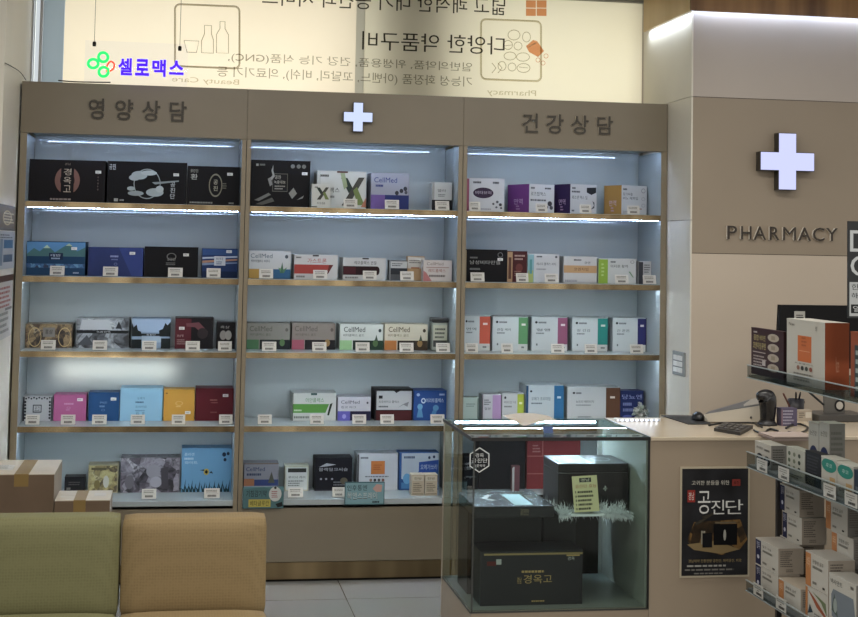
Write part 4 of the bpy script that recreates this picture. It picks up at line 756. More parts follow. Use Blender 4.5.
S('s2', 1, 343, 385.6, 258, 'b4b4b0', 'white box with a black and dark red band beside the red banded one', [('r', 0, .22, .8, .62, '2b1618'), ('r', .02, .26, .3, .58, '4a1c22'), ('e', .8, .42, .06, .2, '2b1618'), ('t', '헤모플렉스 연질', .26, .70, .78, .86, '33312f'), ('r', .45, .94, .6, 1, '2f2d2c'), ('l', .05, .06, .5, .14, 1, '77746e')], (363, 376.6), 'the black and red banded box')
S('s2', 1, 407.6, 424.4, 256.5, 'b08a5c', 'orange and white box standing behind the tilted one', [('r', 0, .5, 1, 1, 'b5b0a4'), ('l', .1, .72, .8, .84, 2, '4a443c'), ('r', .2, .5, .7, .55, '9c5a34')], dd=.06, fy=.16)
S('s2', 1, 389.2, 407.2, 260.6, '4d5054', 'small dark grey box with white upper half beside the orange one', [('r', .08, .62, 1, 1, 'a8aaa8'), ('r', .08, .3, 1, .6, '2b2e33'), ('l', .15, .72, .85, .86, 2, '44464a'), ('r', 0, 0, .08, 1, '77797a')], (400.4, 413.8), 'the small dark grey box', dd=.06)
S('s2', 1, 423.4, 451.8, 260.3, 'b9b2ae', 'white pink box with dark red lettering at the end of the middle second shelf', [('t', 'CellMed', .12, .76, .7, .9, '77706c'), ('t', '레드플렉스', .18, .42, .78, .58, '8f3a40'), ('p', [(0, 0), (.3, 0), (.1, .4), (0, .5)], 'b06a6a'), ('r', .1, .64, .9, .67, '8f6a6a'), ('l', .2, .2, .8, .3, 1, '6a6462')], dd=.07, fy=.08)
# middle, third shelf
for x0, x1, nm, top, tx, c1, c2, c3, lab, cd in ((246.8, 290, 'a', '77766f', '55544e', '3e6a44', '1f2426', '20242a', 'grey topped box with dark green corner', (262, 276.2)), (292, 335.2, 'b', '7c736b', '5a524c', '9c4a5c', '242024', '1f1e22', 'grey brown topped box with pink corner', (312.2, 326.4)), (339.8, 383.2, 'c', 'b4bab6', '2f3a3c', '84b078', '1f2a26', '243a2c', 'white topped box with light green corner', (355.6, 369.6)), (384.6, 427.6, 'd', 'b9b29c', '3c362c', 'b06a30', '2a2420', '3a2e20', 'cream topped box with orange corner', (399.6, 413.6))):
    S('s3', 1, x0, x1, 323.5 if nm in 'ab' else 324.4, top, lab + ' on the middle third shelf', [('r', 0, 0, .28, .37, c1), ('r', .3, 0, .72, .37, c2), ('r', .72, 0, 1, .37, c3), ('t', 'CellMed', .06 + .03 * (nm > 'b'), .7, .58, .9, tx), ('t', '비타플렉스 골드', .08, .52, .56, .62, tx), ('e', .92, .76, .035, .07, tx), ('e', .82, .26, .06, .14, '4a6a40' if nm in 'ac' else '8a6a3a')] + ([('p', [(.8, .36), (.84, .6), (.88, .36)], '3c4a40')] if nm in 'cd' else []), cd, 'the ' + lab)
p = at(431.4, 351, Y=.17); w = min(at(449.2, 351, Y=.17).x, 2 * W - .025) - p.x; h = at(440, 318, Y=.17).z - ZS['s3'] - .001
r = empty('canister', (p.x, .17, ZS['s3'] + .0008), 'pale canister with black cap and yellowish label at the end of the third shelf', 'canister', 'boxes on the third shelf of the middle cabinet')
q = MB(); q.box((.003, 0, 0), (w - .003, w - .006, h * .86), M('8f948c', .25), bev=.008, seg=3, smooth=True); Face(q, (.008, 0, h * .12), (w - .016, 0, 0), (0, 0, h * .66), (0, -1, 0)).draw([('r', 0, 0, 1, 1, 'a5a690'), ('r', 0, 0, 1, .3, '3a3c3a'), ('l', .12, .4, .88, .86, 3, '4a4c44')]); q.build('body', r)
q = MB(); q.box((0, -.003, h * .86 + .0005), (w, w - .003, h), M('16181a', .35), bev=.005); q.build('cap', r)
price_card('s3', 1, (436.2, 450), 'the pale canister with black cap')
# middle, fourth shelf
price_card('s4', 1, (257.8, 271.6), 'the empty stretch of the fourth shelf')
S('s4', 1, 292.2, 336, 393, 'b3b9b4', 'white box with a green band and green lettering', [('p', [(0, .28), (0, .60), (.84, .60), (.76, .28)], '4a8a34'), ('t', '이안플렉스', .30, .66, .72, .82, '3f7a34'), ('p', [(.8, .2), (.86, .6), (.92, .64), (.84, .18)], '1f2a20'), ('r', .42, .92, .56, 1, '33504a'), ('l', .04, .34, .3, .4, 1, 'a9c49c'), ('l', .04, .08, .5, .16, 1, '6a706a'), ('r', 0, 0, .02, 1, '4a504c')], (310.2, 323.6), 'the green banded box')
S('s4', 1, 337.6, 370.6, 397.2, 'aeb0ba', 'white box with violet lower half and blue lettering', [('r', 0, 0, .38, .40, '5c56b4'), ('r', .38, 0, 1, .40, '20203c'), ('t', 'CellMed', .1, .72, .66, .86, '4a4a56'), ('t', '징코 마그', .1, .52, .56, .62, '33343c'), ('e', .9, .76, .03, .05, '4a4a56'), ('e', .2, .18, .06, .1, '8a86d0')], (352.4, 366.2), 'the violet lower half box')
S('s4', 1, 374.8, 412.6, 389.3, '1c1a1c', 'white faced box with dark frame and dark red foot', [('r', .04, .34, .97, .95, 'a7abae'), ('r', .04, 0, .97, .32, '4a1c1e'), ('r', .1, .7, .2, .8, '26262a'), ('t', '프로바이오 플랙스', .1, .56, .64, .64, '3a3c40'), ('l', .1, .42, .4, .47, 1, '55575c'), ('p', [(.5, .95), (.56, .88), (.66, .95)], '1c1a1c'), ('p', [(.6, .4), (.74, .52), (.86, .44), (.9, .6), (.8, .56)], '77797c')], (380.4, 394), 'the dark framed box')
S('s4', 1, 413.4, 448.8, 390.6, '22488e', 'blue box with pale joint pictures at the end of the middle fourth shelf', [('e', .30, .66, .07, .09, 'b4c0d4'), ('e', .30, .66, .04, .05, '22488e'), ('t', '이리트플렉스', .38, .60, .92, .74, 'b9c4d6'), ('p', [(.1, .1), (.16, .42), (.24, .44), (.3, .1)], '4a86b4'), ('p', [(.5, .12), (.62, .4), (.72, .36), (.66, .1)], '3f78ac'), ('e', .2, .46, .08, .1, '5a96c0'), ('e', .68, .42, .09, .1, '4a86b4'), ('r', .78, .84, .94, .9, '8fa4c8'), ('e', .14, .86, .05, .05, '8fa4c8')], (430.6, 444.6), 'the blue joint box')
# middle, bottom shelf
S('s5', 1, 243.8, 278.2, 463.2, '82818a', 'grey lilac box with navy lettering behind the teal standing sign', [('t', 'CellMed', .06, .72, .6, .86, '26305c'), ('l', .08, .56, .5, .64, 1, '33405c'), ('r', 0, .2, .3, .45, 'a0603a'), ('r', .3, .2, 1, .42, '2c3c70'), ('p', [(.7, .3), (.8, .7), (.9, .3)], '4a4a3c'), ('r', 0, .965, 1, 1, '6d5a48')], dd=.1)
S('s5', 1, 284.8, 308.4, 465.8, 'a9a893', 'narrow cream box with a dark top band on the bottom shelf', [('r', .06, .06, .94, .94, 'b4b8b4'), ('r', .12, .74, .9, .9, '2f302c'), ('t', '루미낙 케어', .14, .50, .86, .6, '2a2c2a'), ('l', .14, .2, .86, .42, 3, '6a6c68')], (288, 303), 'the narrow cream box')
S('s5', 1, 315, 352, 458, '1b1a20', 'black box with white slanted lettering and dotted figures', [('p', [(.1, .72), (.3, .84), (.56, .8), (.4, .76)], 'a3a6ac'), ('t', '블랙밀크씨슬', .1, .6, .88, .7, 'a3a6ac'), ('e', .16, .36, .03, .03, '8a8c92'), ('e', .3, .36, .03, .03, '8a8c92'), ('e', .46, .36, .03, .03, '8a8c92'), ('l', .5, .16, .9, .28, 2, '6a6c72'), ('e', .78, .3, .1, .1, '5a5240'), ('r', .0, .0, 1, .03, '3a3a42')], (332.4, 345), 'the black slanted letter box')
S('s5', 1, 357, 397.6, 453.6, 'b1b5ba', 'white box with an orange square in the middle, on the bottom shelf', [('r', 0, 0, .045, 1, '4a4a4e'), ('r', .34, .44, .68, .8, 'c26a2c'), ('l', .4, .56, .62, .7, 3, 'a3501c'), ('l', .08, .86, .3, .91, 1, '55585e'), ('l', .2, .36, .8, .39, 1, '6a6d72')] + [('e', .34 + .1 * i, .28, .035, .04, ('8a6a5a', '3a3a3e', '4a4a44', '7a4a40')[i]) for i in range(4)])
S('s5', 1, 399, 438.4, 452.4, '27508e', 'blue and white health box with round blue bottle pictures', [('p', [(.06, 1), (.06, .3), (.3, .2), (.5, .5), (1, .62), (1, 1)], 'a9b4c0'), ('p', [(.5, .74), (1, .80), (1, .48), (.5, .46)], '26489a'), ('r', .06, .04, 1, .2, '3f7ab0'), ('e', .2, .3, .1, .14, '5a9aca'), ('e', .76, .86, .03, .04, '2b3a5c'), ('e', .88, .88, .03, .04, '2b3a5c'), ('t', '오메가쓰리', .54, .54, .96, .68, 'a9b4c8'), ('l', .12, .84, .4, .9, 1, '3a4a6a')], dd=.1)
for x0, x1, lab in ((411.6, 424, 'small cream box with printed lines, first of the pair before the blue health box'), (424.8, 437.4, 'small cream box with printed lines, second of the pair before the blue health box')):
    S('s5', 1, x0, x1, 474.8, 'a89c86', lab, [('r', .06, .7, .94, .94, 'b3aa96'), ('t', '한방', .2, .76, .8, .88, '4a4436'), ('l', .14, .2, .86, .6, 5, '6a604c'), ('r', .06, .06, .94, .1, '7a6a50')], fy=.07, dd=.07)
# teal standing signs at the shelf front
def sign(lab, x0, x1, yt, yb, Y, prints, mat='4f7a80'):
    p = at(x0, yb, Y=Y); w = at(x1, yb, Y=Y).x - p.x; h = at(x0, yt, Y=Y).z - p.z
    q = MB(); q.box((0, 0, 0), (w, .004, h), mat); f = Face(q, (0, 0, 0), (w, 0, 0), (0, 0, h), (0, -1, 0)); f.draw(prints)
    return tag(q.build('shelf_sign', None, p), lab, 'sign', 'teal signs on the bottom shelf edge')
sign('teal shelf sign with yellow strip and round white badge hanging before the grey lilac box', 242.6, 283.4, 487, 508.6, -.016, [('p', [(0, 0), (0, .9), (.5, .98), (1, .8), (1, .1), (.8, 0)], '456a70'), ('t', '기침감기약', .08, .54, .58, .84, '1b2023'), ('r', .14, .06, .68, .42, 'a89a3c'), ('t', '베타글루칸', .18, .12, .64, .36, '26241c'), ('e', .79, .66, .155, .34, 'b4b8b6'), ('l', .7, .5, .88, .8, 4, '9c4a48'), ('e', .79, .95, .03, .06, '2a2426'), ('p', [(.8, .2), (.96, .3), (.98, .1), (.86, .04)], '23282a')])
sign('teal shelf sign with black outlined white lettering in the middle of the bottom shelf edge', 344.4, 384.2, 482, 505, -.016, [('r', 0, 0, 1, 1, '33565e'), ('r', .02, .04, .98, .96, '6f9aa4'), ('t', '인후통엔', .06, .62, .56, .86, '20282c'), ('t', '목앤스프레이', .06, .22, .82, .56, '1c2226'), ('t', '목앤스프레이', .066, .25, .815, .55, 'b4bec0'), ('p', [(.7, .7), (.8, .9), (.94, .86), (.92, .56), (.78, .56)], 'b98f86'), ('l', .7, .08, .96, .16, 1, '20282c')])
price_card('s5', 1, (252, 266), 'the grey lilac box behind the teal sign')
# counter-side cabinet, top shelf
S('s1', 2, 465.2, 504.4, 178.2, 'b6b8bc', 'white box with a pink spine strip and a dark violet oval', [('r', 0, 0, .10, 1, '9c4a62'), ('e', .46, .56, .26, .16, '3a2a44'), ('t', '비타브이', .26, .52, .66, .62, 'b4aabc'), ('l', .2, .84, .42, .9, 1, '4a4c54'), ('l', .7, .84, .94, .9, 1, '3a3c44'), ('e', .72, .24, .03, .035, '55555c'), ('e', .82, .30, .035, .04, '55555c'), ('e', .90, .22, .04, .045, '3c3c44'), ('e', .8, .14, .03, .03, '55555c'), ('e', .92, .12, .03, .03, '55555c'), ('l', .4, .06, .8, .1, 1, '8a8c92')], (469.4, 480.6), 'the white box with violet oval')
SP = [('t', '면역', .3, .3, .7, .5, 'c9a8c4'), ('l', .4, .12, .6, .26, 2, 'b48ab0')]
S('s1', 2, 513.4, 557, 184, 'b8bbbe', 'white box with a bright purple spine turned to the side', [('l', .06, .84, .22, .9, 1, '3a3c44'), ('t', '로즈힙맥스', .06, .60, .66, .74, '33353c'), ('l', .05, .42, .8, .48, 1, '55575e'), ('l', .62, .84, .94, .9, 1, '33353c'), ('e', .82, .34, .09, .09, '3a3c44'), ('e', .88, .2, .07, .07, '4a4c54'), ('e', .72, .22, .05, .05, '6a6c74')], (536, 547.6), 'the box with bright purple spine', spine=(529, '7a3a84', SP), rot=22)
S('s1', 2, 559, 599.8, 184, 'b6b9bd', 'white box with a dark violet spine and black shield mark', [('l', .06, .84, .2, .9, 1, '3a3c44'), ('t', '페스앤 맥스 업', .06, .50, .64, .62, '2f3138'), ('p', [(.62, .9), (.98, .92), (.98, .74), (.8, .66), (.62, .74)], '26282f'), ('p', [(.78, .16), (.92, .22), (.92, .4), (.84, .46), (.9, .3)], '4a4c54'), ('l', .05, .72, .4, .78, 1, '44464e'), ('l', .05, .08, .2, .14, 1, '4a4c54')], (580, 591.6), 'the box with dark violet spine', spine=(570.2, '33204c', SP), rot=22)
S('s1', 2, 610, 650.4, 185.2, 'b9bcbe', 'white box with a golden yellow spine at the end of the top shelf', [('l', .06, .84, .22, .9, 1, '3a3c44'), ('t', '밀크씨슬', .06, .66, .44, .76, '2f3138'), ('t', '비노 헤파업', .06, .52, .64, .62, '2f3138'), ('R', .86, .84, .08, .08, .2, '6a6c72'), ('R', .86, .56, .07, .06, .2, '8a8c92'), ('R', .86, .34, .07, .06, .2, '8a8c92'), ('t', '간건강', .06, .06, .26, .14, '2f3138'), ('r', .46, .2, .8, .24, '9a7a6a')], (627.6, 640), 'the box with golden spine', spine=(621.4, 'a87a34', SP), rot=22)
# counter-side, second shelf
S('s2', 2, 463.8, 507, 249.6, '111012', 'black box with silver lettering on the counter-side second shelf', [('r', 0, 0, .06, 1, '8a7a5c'), ('t', '남성비타민엘', .14, .54, .84, .66, '9a9a98'), ('l', .14, .72, .34, .77, 1, '6a6a68'), ('R', .84, .84, .06, .08, .2, '77777a'), ('l', .14, .36, .4, .42, 1, '6a6a68')], (470.8, 484.6), 'the black box with silver lettering', sticker=(.78, .66), name='gift_box', dd=.1)
S('s2', 2, 507.4, 527, 251.2, '4a1f20', 'narrow dark red box with an orange striped spine', [('r', 0, 0, .26, 1, 'a5825c'), ('r', .05, .1, .2, .8, '5c3a2c'), ('l', .36, .72, .9, .88, 2, 'a88a7c'), ('e', .6, .46, .18, .14, '6a3430'), ('l', .36, .2, .9, .36, 3, '8f6a5c')], (516.4, 528.6), 'the narrow dark red box', dd=.12)
S('s2', 2, 527.6, 559.2, 254, 'b6babb', 'white box with a cyan and lime shaded spine', [('r', 0, 0, .2, 1, '77a4ac'), ('r', .02, 0, .18, .42, '9aa85a'), ('r', .06, .3, .14, .8, '4a8a8c'), ('l', .28, .88, .46, .93, 1, '4a4c50'), ('t', '에너지 플렉스 비타', .28, .60, .9, .70, '3a3c40'), ('l', .28, .44, .7, .49, 1, '8a8c90'), ('e', .9, .9, .04, .04, '55575c')], (545, 558.4), 'the box with cyan and lime spine', dd=.12)
S('s2', 2, 563.8, 596.8, 256.6, 'b3b3b0', 'white box with an orange band across its middle', [('r', 0, .38, 1, .66, 'b58a5c'), ('t', '코엔자임', .3, .46, .74, .58, '5a3c24'), ('t', '큐텐', .62, .72, .8, .82, '3a3c40'), ('l', .3, .84, .56, .9, 1, '4a4c50'), ('l', .04, .04, .5, .12, 1, '8a8c90'), ('r', 0, .02, 1, .04, '9a9c9e')], None, None, dd=.12)
S('s2', 2, 598.4, 636, 258.8, 'b6bab6', 'white box with a lime green spine and a thin leaf', [('r', 0, 0, .25, 1, '7fa42c'), ('l', .08, .3, .16, .8, 4, 'a9c46c'), ('t', '이지로 활력', .32, .64, .78, .76, '3a3c3a'), ('R', .9, .88, .05, .06, .2, '4a4c4a'), ('p', [(.84, .5), (.94, .26), (.92, .24), (.8, .48)], '6a8a6a'), ('l', .32, .84, .46, .9, 1, '4a4c50')], (615.4, 628.8), 'the lime green spined box', dd=.12)
S('s2', 2, 638.8, 652.6, 261.4, 'a9abac', 'tiny white box with a dark spine at the end of the counter-side second shelf', [('r', 0, 0, .34, 1, '3a3c44'), ('l', .42, .5, .94, .86, 4, '5a5c60')], (643.4, 656.4), 'the tiny dark spined box', dd=.05)
# counter-side, third shelf
for x0, xs, x1, yt, c, dk, lab, cd, nm in ((463, 479.4, 490.6, 315.8, 'b84a34', '3a2026', 'red orange', (465.6, 478), '면역'), (492.6, 518.4, 528.4, 316.6, '4f8a56', '1e2a26', 'leaf green', (501.6, 513), '관절 케어'), (531.8, 557.6, 568, 317, '8a4a68', '2a2030', 'mauve', (551.4, 564.4), '혈행'), (572.4, 597.6, 608.2, 317.8, '1f8278', '1a2238', 'teal', (585, 597.4), '장 건강'), (612.8, 638.8, 648, 318, '2b2a66', '1c1c3c', 'navy', (630.4, 643.4), '간 튼튼')):
    u = (xs - x0) / (x1 - x0)
    S('s3', 2, x0, x1, yt, 'aeb6b8', 'white upright box with a %s stripe along its edge on the third shelf' % lab, [('r', u, 0, 1, 1, c), ('r', u, 0, 1, .2, 'b4b8b4'), ('r', 1 - .02, 0, 1, 1, dk), ('e', .07 + .05, .84, .035, .035, '26282c'), ('l', .18, .81, .4, .86, 1, '5a5e62'), ('t', nm, .12, .58, min(.5, u - .12), .66, '3a3e42'), ('l', .12, .5, .4, .54, 1, '6a6e72'), ('r', .12, .16, .16, .22, '5a5e62'), ('r', u + (1 - u) * .3, .74, u + (1 - u) * .7, .80, 'c9c3bc'), ('l', u + (1 - u) * .3, .08, u + (1 - u) * .7, .13, 1, '55585a')], cd, 'the %s striped box' % lab) if False else \
    S('s3', 2, x0, x1, yt, 'aeb6b8', 'white upright box with a %s stripe along its edge on the third shelf' % lab, [('r', u, 0, 1, 1, c), ('r', u, 0, 1, .2, 'b4b8b4'), ('r', 1 - .02, 0, 1, 1, dk), ('e', .07 + .05, .84, .035, .035, '26282c'), ('l', .18, .81, .4, .86, 1, '5a5e62'), ('t', nm, .12, .58, min(.5, u - .12), .66, '3a3e42'), ('l', .12, .5, .4, .54, 1, '6a6e72'), ('r', .12, .16, .16, .22, '5a5e62'), ('r', u + (1 - u) * .3, .74, u + (1 - u) * .7, .80, 'c9c3bc'), ('l', u + (1 - u) * .3, .08, u + (1 - u) * .7, .13, 1, '55585a')], cd, 'the %s striped box' % lab)
# counter-side, fourth shelf
S('s4', 2, 463, 478.8, 397.6, '9fb0a8', 'small pale green box at the divider on the counter-side fourth shelf', [('l', .2, .6, .8, .74, 2, '77897f'), ('r', .9, 0, 1, 1, '5a6a62')])
S('s4', 2, 482, 501, 394.4, 'b3b5ba', 'small white box with a lilac stripe', [('r', .55, 0, 1, 1, 'a884b4'), ('l', .1, .6, .48, .8, 3, '4a4c54'), ('r', .0, 0, .05, 1, '4a3a48'), ('t', '철분', .12, .4, .46, .5, '3a3c44')])
S('s4', 2, 502, 523.8, 393.4, 'b1b5b5', 'small white box with a lime yellow stripe', [('r', .7, 0, 1, 1, '9cae2c'), ('t', '비타민 디', .1, .62, .62, .72, '3a3c3c'), ('l', .1, .48, .6, .54, 1, '6a6c6c'), ('e', .14, .84, .05, .05, '33363a'), ('r', .78, .6, .92, .68, 'd0d4a4')])
S('s4', 2, 526, 563.8, 385, 'aeb7bb', 'larger white box with bright blue stripe on the fourth shelf', [('r', .74, 0, 1, 1, '2a6a9c'), ('r', 0, 0, .06, 1, '1f4a70'), ('e', .13, .82, .03, .03, '26282c'), ('t', '오메가 프리미엄', .14, .56, .64, .66, '3a4650'), ('l', .14, .46, .56, .5, 1, '5a666e'), ('r', .82, .62, .92, .68, 'b9c9d4'), ('l', .2, .1, .5, .14, 1, '7a868c')])
S('s4', 2, 567.4, 620, 387, 'b1b5b5', 'widest white box with a brown stripe on the fourth shelf', [('r', .73, 0, 1, 1, '5c3a26'), ('e', .12, .82, .025, .03, '26282c'), ('l', .16, .79, .3, .84, 1, '55585c'), ('t', '뉴트리 헤리티지', .16, .52, .50, .6, '3a3e42'), ('l', .16, .44, .46, .47, 1, '6a6e72'), ('r', .81, .66, .9, .72, 'c9b9ac'), ('l', .2, .08, .5, .12, 1, '7a7e82')])
S('s4', 2, 620.6, 643.4, 391, '202a5c', 'dark navy box with big pale lettering at the end of the fourth shelf', [('t', '당뇨엔', .06, .72, .94, .88, '8a94bc'), ('l', .1, .5, .7, .6, 1, '6a749c'), ('l', .1, .3, .8, .4, 1, '6a749c'), ('e', .3, .12, .2, .06, '4a549c')], dd=.1)
# plastic bundle
p = at(640, 414, Y=.10); q = MB(); rg = random.Random(11)
for i in range(90):
    an = rg.uniform(0, 6.28); R_ = rg.uniform(.0, .036); hh = rg.uniform(0, .075) * (1 - R_ / .08); s_ = rg.uniform(.010, .02); c = Vector((R_ * math.cos(an), R_ * math.sin(an) * .6, hh + s_ + .002)); a_ = Vector((rg.gauss(0, 1), rg.gauss(0, 1), rg.gauss(0, 1))).normalized(); b_ = a_.orthogonal().normalized(); c_ = a_.cross(b_)
    q.add([c + a_ * s_, c + b_ * s_ * .6, c - a_ * s_, c - b_ * s_ * .6, c + c_ * s_ * .35 + a_ * s_ * .3], [(0, 1, 4), (1, 2, 4), (2, 3, 4), (3, 0, 4), (0, 3, 2, 1)], ('a3aaa3', '8c948f', 'b9beb8', '6c7670', '94a496')[i % 5])
tag(q.build('plastic_pouch', None, (p.x, .10, ZS['s4'] + .001)), 'crumpled silvery plastic pouch at the end of the counter-side fourth shelf', 'pouch')
# counter-side, bottom shelf (seen through the showcase)
S('s5', 2, 464.5, 478, 456, '19191e', 'black box with a white outline drawing behind the showcase glass', [('p', [(.1, .74), (.4, .84), (.8, .76), (.4, .79)], '8a8e94'), ('t', '블랙', .14, .6, .86, .7, '9a9ea4'), ('l', .1, .36, .8, .4, 1, '77797e')], dd=.1)
S('s5', 2, 479, 525, 441, '1d1c21', 'tall plain black box on the bottom shelf behind the showcase', [('l', .7, .2, .9, .3, 2, '3c3a40')], dd=.12, name='gift_box')
S('s5', 2, 527, 580, 440, '8a2c30', 'large red box with pale seams on the bottom shelf behind the showcase', [('r', .0, .66, 1, .68, 'a85a58'), ('r', .0, .3, 1, .32, 'a85a58'), ('r', .28, .68, .3, 1, 'a85a58'), ('l', .1, .75, .25, .9, 3, 'b07070')], dd=.12, name='gift_box')
S('s5', 2, 512, 519.5, 466, '6d4048', 'thin maroon leaflet box leaning before the tall black box', [('p', [(0, 0), (.3, 0), (.3, 1), (0, .9)], 'a9a4a4')], fy=.12, dd=.03)
p = at(470, 492, Z=ZS['s5'] + .001); w = at(516, 492, Y=.02).x - at(463, 492, Y=.02).x
r = empty('pill_tray', (at(464, 492, Y=.02).x, .02, ZS['s5'] + .0006), 'white tray with a grid of blue grey cells on the bottom shelf behind the showcase', 'tray')
q = MB(); q.box((0, 0, 0), (w, .085, .010), 'b1b8bc', bev=.002); q.build('tray_body', r)
for i in range(7):
    for j in range(2):
        q = MB(); cw = (w - .02) / 7; q.box((.01 + i * cw, .008 + j * .036, .0102), (.01 + i * cw + cw * .85, .008 + j * .036 + .030, .013), '6d84a0'); q.build('tray_cell', r)
# ------------------------------------------------------------------ free standing shelf unit on the right, running towards the camera
GX = 2.765; YF = -2.0; YN = -3.35
r = empty('shelf_unit', (GX, YF, 0), 'free standing shelf unit with clear price channels packed with white medicine boxes', 'shelf unit'); G0 = Vector((GX, YF, 0))
GG = glass('shelf_glass', 'd2d8d5', .5); LIP = glass('clear_price_channel', 'd6dadb', .3); POSTM = M('2a2727', .5); LIPE = M('8c9494', .3)
zt = {k: (at(x, y1, Y=YF).z, at(x, y2, Y=YF).z) for k, x, y1, y2 in (('top', 746, 365.3, 377), ('mid', 748, 452, 466.5), ('low', 747.5, 580.5, 590))}
for k, (a, b) in zt.items():
    q = MB(); q.box((0.004, YN - YF, b), (.40, 0, b + .008), GG if k == 'top' else M('8c8f90', .4)); sh = q.build('shelf', r)
    q = MB(); q.box((0, YN - YF, b), (.003, 0.004, a), LIP); q.build('price_channel', sh); q = MB(); q.box((-.003, YN - YF, a), (.0035, .0045, a + .003), LIPE); q.box((-.003, YN - YF, b - .003), (.0035, .0045, b - .0003), LIPE); q.build('channel_edge', sh)
q = MB(); q.prism([(.03, -.05, zt['top'][1] - .001), (.22, -.05, zt['top'][1] - .001), (.22, -.05, zt['top'][1] - .028), (.12, -.05, zt['top'][1] - .028)], (0, -.006, 0), M('3e4640', .3)); q.build('shelf_bracket', r)
q = MB(); xa = at(775.5, 530, Y=-1.98).x - GX; xb = at(780.3, 530, Y=-1.98).x - GX; q.box((xa, .0045, 0.0), (xb, .022, zt['mid'][1] + .004), POSTM); q.build('upright_post', r)
q = MB(); q.box((.34, YN - YF, 0), (.38, YN - YF + .03, zt['top'][1] - .001), POSTM); q.build('upright_post', r)
q = MB(); q.box((.385, YN - YF + .002, .1), (.40, -.002, zt['mid'][1] - .002), M('6d6a66', .5)); q.build('back_board', r)
q = MB(); q.box((.01, YN - YF, 0), (.40, 0, .09), M('5a5854', .5)); q.build('base_deck', r)
a = at(809, 392, Y=-2.05); c = at(824, 405, Y=-2.05); q = MB(); q.tube([a - G0, c - G0], .004, POSTM, n=8); q.build('support_rod', r)
def gbox(name, lab, xl, xe, xr, yt, Xp, zs, mat, near, prints=(), nprints=(), grp='boxes on the shelf unit', top=None, h=None):
    Yf = at(xl, 500, X=Xp).y; Yn = at(xe, 500, X=Xp).y; w = Yf - Yn; d = at(xr, 500, Y=Yn).x - Xp
    hh = h if h else at(xe, yt, Y=Yn).z - zs
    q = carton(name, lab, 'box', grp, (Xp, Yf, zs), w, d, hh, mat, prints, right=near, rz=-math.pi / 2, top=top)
    if nprints:
        b = MB(); Face(b, (w, 0, 0), (0, d, 0), (0, 0, hh), (1, 0, 0)).draw(nprints); 
        # printed lines belong to the carton: merge them into its mesh
        me = q.data; bm = bmesh.new(); bm.from_mesh(me); nm = len(me.materials)
        for m in b.ml: me.materials.append(m)
        vs = [bm.verts.new(v) for v in b.v]
        for f, mi in zip(b.f, b.m):
            try: ff = bm.faces.new([vs[i] for i in f]); ff.material_index = nm + mi
            except ValueError: pass
        bm.to_mesh(me); bm.free()
    return at(xe, yt, Y=Yn).z if not h else zs + h
SB = {k: zt[k][1] + .0085 for k in zt}
GN_ = [('l', .08, .3, .6, .9, 8, '6d655c'), ('l', .3, .1, .7, .2, 2, '6d655c')]
WG = 'b3aea2'; TN = 'ab9d8d'; GRY = '84807a'
# top shelf
gbox('medicine_box', 'maroon box with yellow lettering and pale capsules at the end of the upper glass shelf', 750.5, 783, 787, 332, 2.80, SB['top'], '3a1c20', '2b1518', [('t', '종합', .08, .74, .24, .86, 'b9a860'), ('t', '비타민', .27, .74, .45, .86, 'b9a860'), ('t', '코엔자임큐텐', .06, .56, .46, .70, 'b9a860'), ('l', .08, .9, .2, .93, 1, 'b4a8a0'), ('r', .06, .48, .46, .50, 'a89890'), ('l', .08, .2, .5, .42, 4, 'a0908a'), ('r', .36, .22, .46, .34, 'b4a8a4')] + [('e', .7, .84 - .21 * i, .17, .085, 'a79a86') for i in range(4)] + [('r', .64, .80 - .21 * i, .76, .88 - .21 * i, '8f8068') for i in range(4)])
gbox('medicine_box', 'large white box with an orange square and orange brown end on the upper glass shelf', 786.2, 824.6, 849, 323, 2.80, SB['top'], 'b3afa4', '94401f', [('r', .3, .36, .66, .76, 'c45c22'), ('l', .4, .6, .56, .74, 3, '9a4418'), ('r', .34, .52, .62, .53, 'd48a5a'), ('t', '프로폴리스', .22, .315, .72, .34, '4a463e'), ('t', 'N', .06, .90, .12, .95, '55524a'), ('l', .14, .90, .24, .93, 1, '77736a'), ('t', '정', .76, .86, .81, .93, '3a3832')] + [('e', .32 + .11 * i, .26, .04, .035, ('8a5a4a', '2f2e2a', '3c4038', '8a4a3c')[i]) for i in range(4)] + [('l', .2, .06, .8, .18, 3, '77736a')], [('t', 'Nature', .44, .26, .58, .5, 'b87a5a')])
gbox('medicine_box', 'orange red box with dark label bars at the picture edge of the upper glass shelf', 850.5, 862, 890, 333, 2.80, SB['top'], '94401f', '8f3c1c', [('r', .35, 0, 1, .8, '2f3a3c'), ('l', .45, .1, .95, .72, 5, '9aa4a0')], [('r', .05, .1, .95, .8, '2f3a3c')])
cy_ = -2.15; a = at(794.6, 330, Y=cy_); c = at(805, 330, Y=cy_); hh = at(800, 311.3, Y=cy_).z - SB['top']
q = MB(); q.box((0, 0, 0), (c.x - a.x, .003, hh), 'b3b0a8'); Face(q, (0, 0, 0), (c.x - a.x, 0, 0), (0, 0, hh), (0, -1, 0)).draw([('l', .15, .93, .85, .95, 1, '4a4844'), ('r', .15, .88, .85, .915, '3a3836')])
tag(q.build('price_card', None, (a.x, cy_, SB['top'])), 'small white card sticking up behind the large white box with orange square', 'price card')
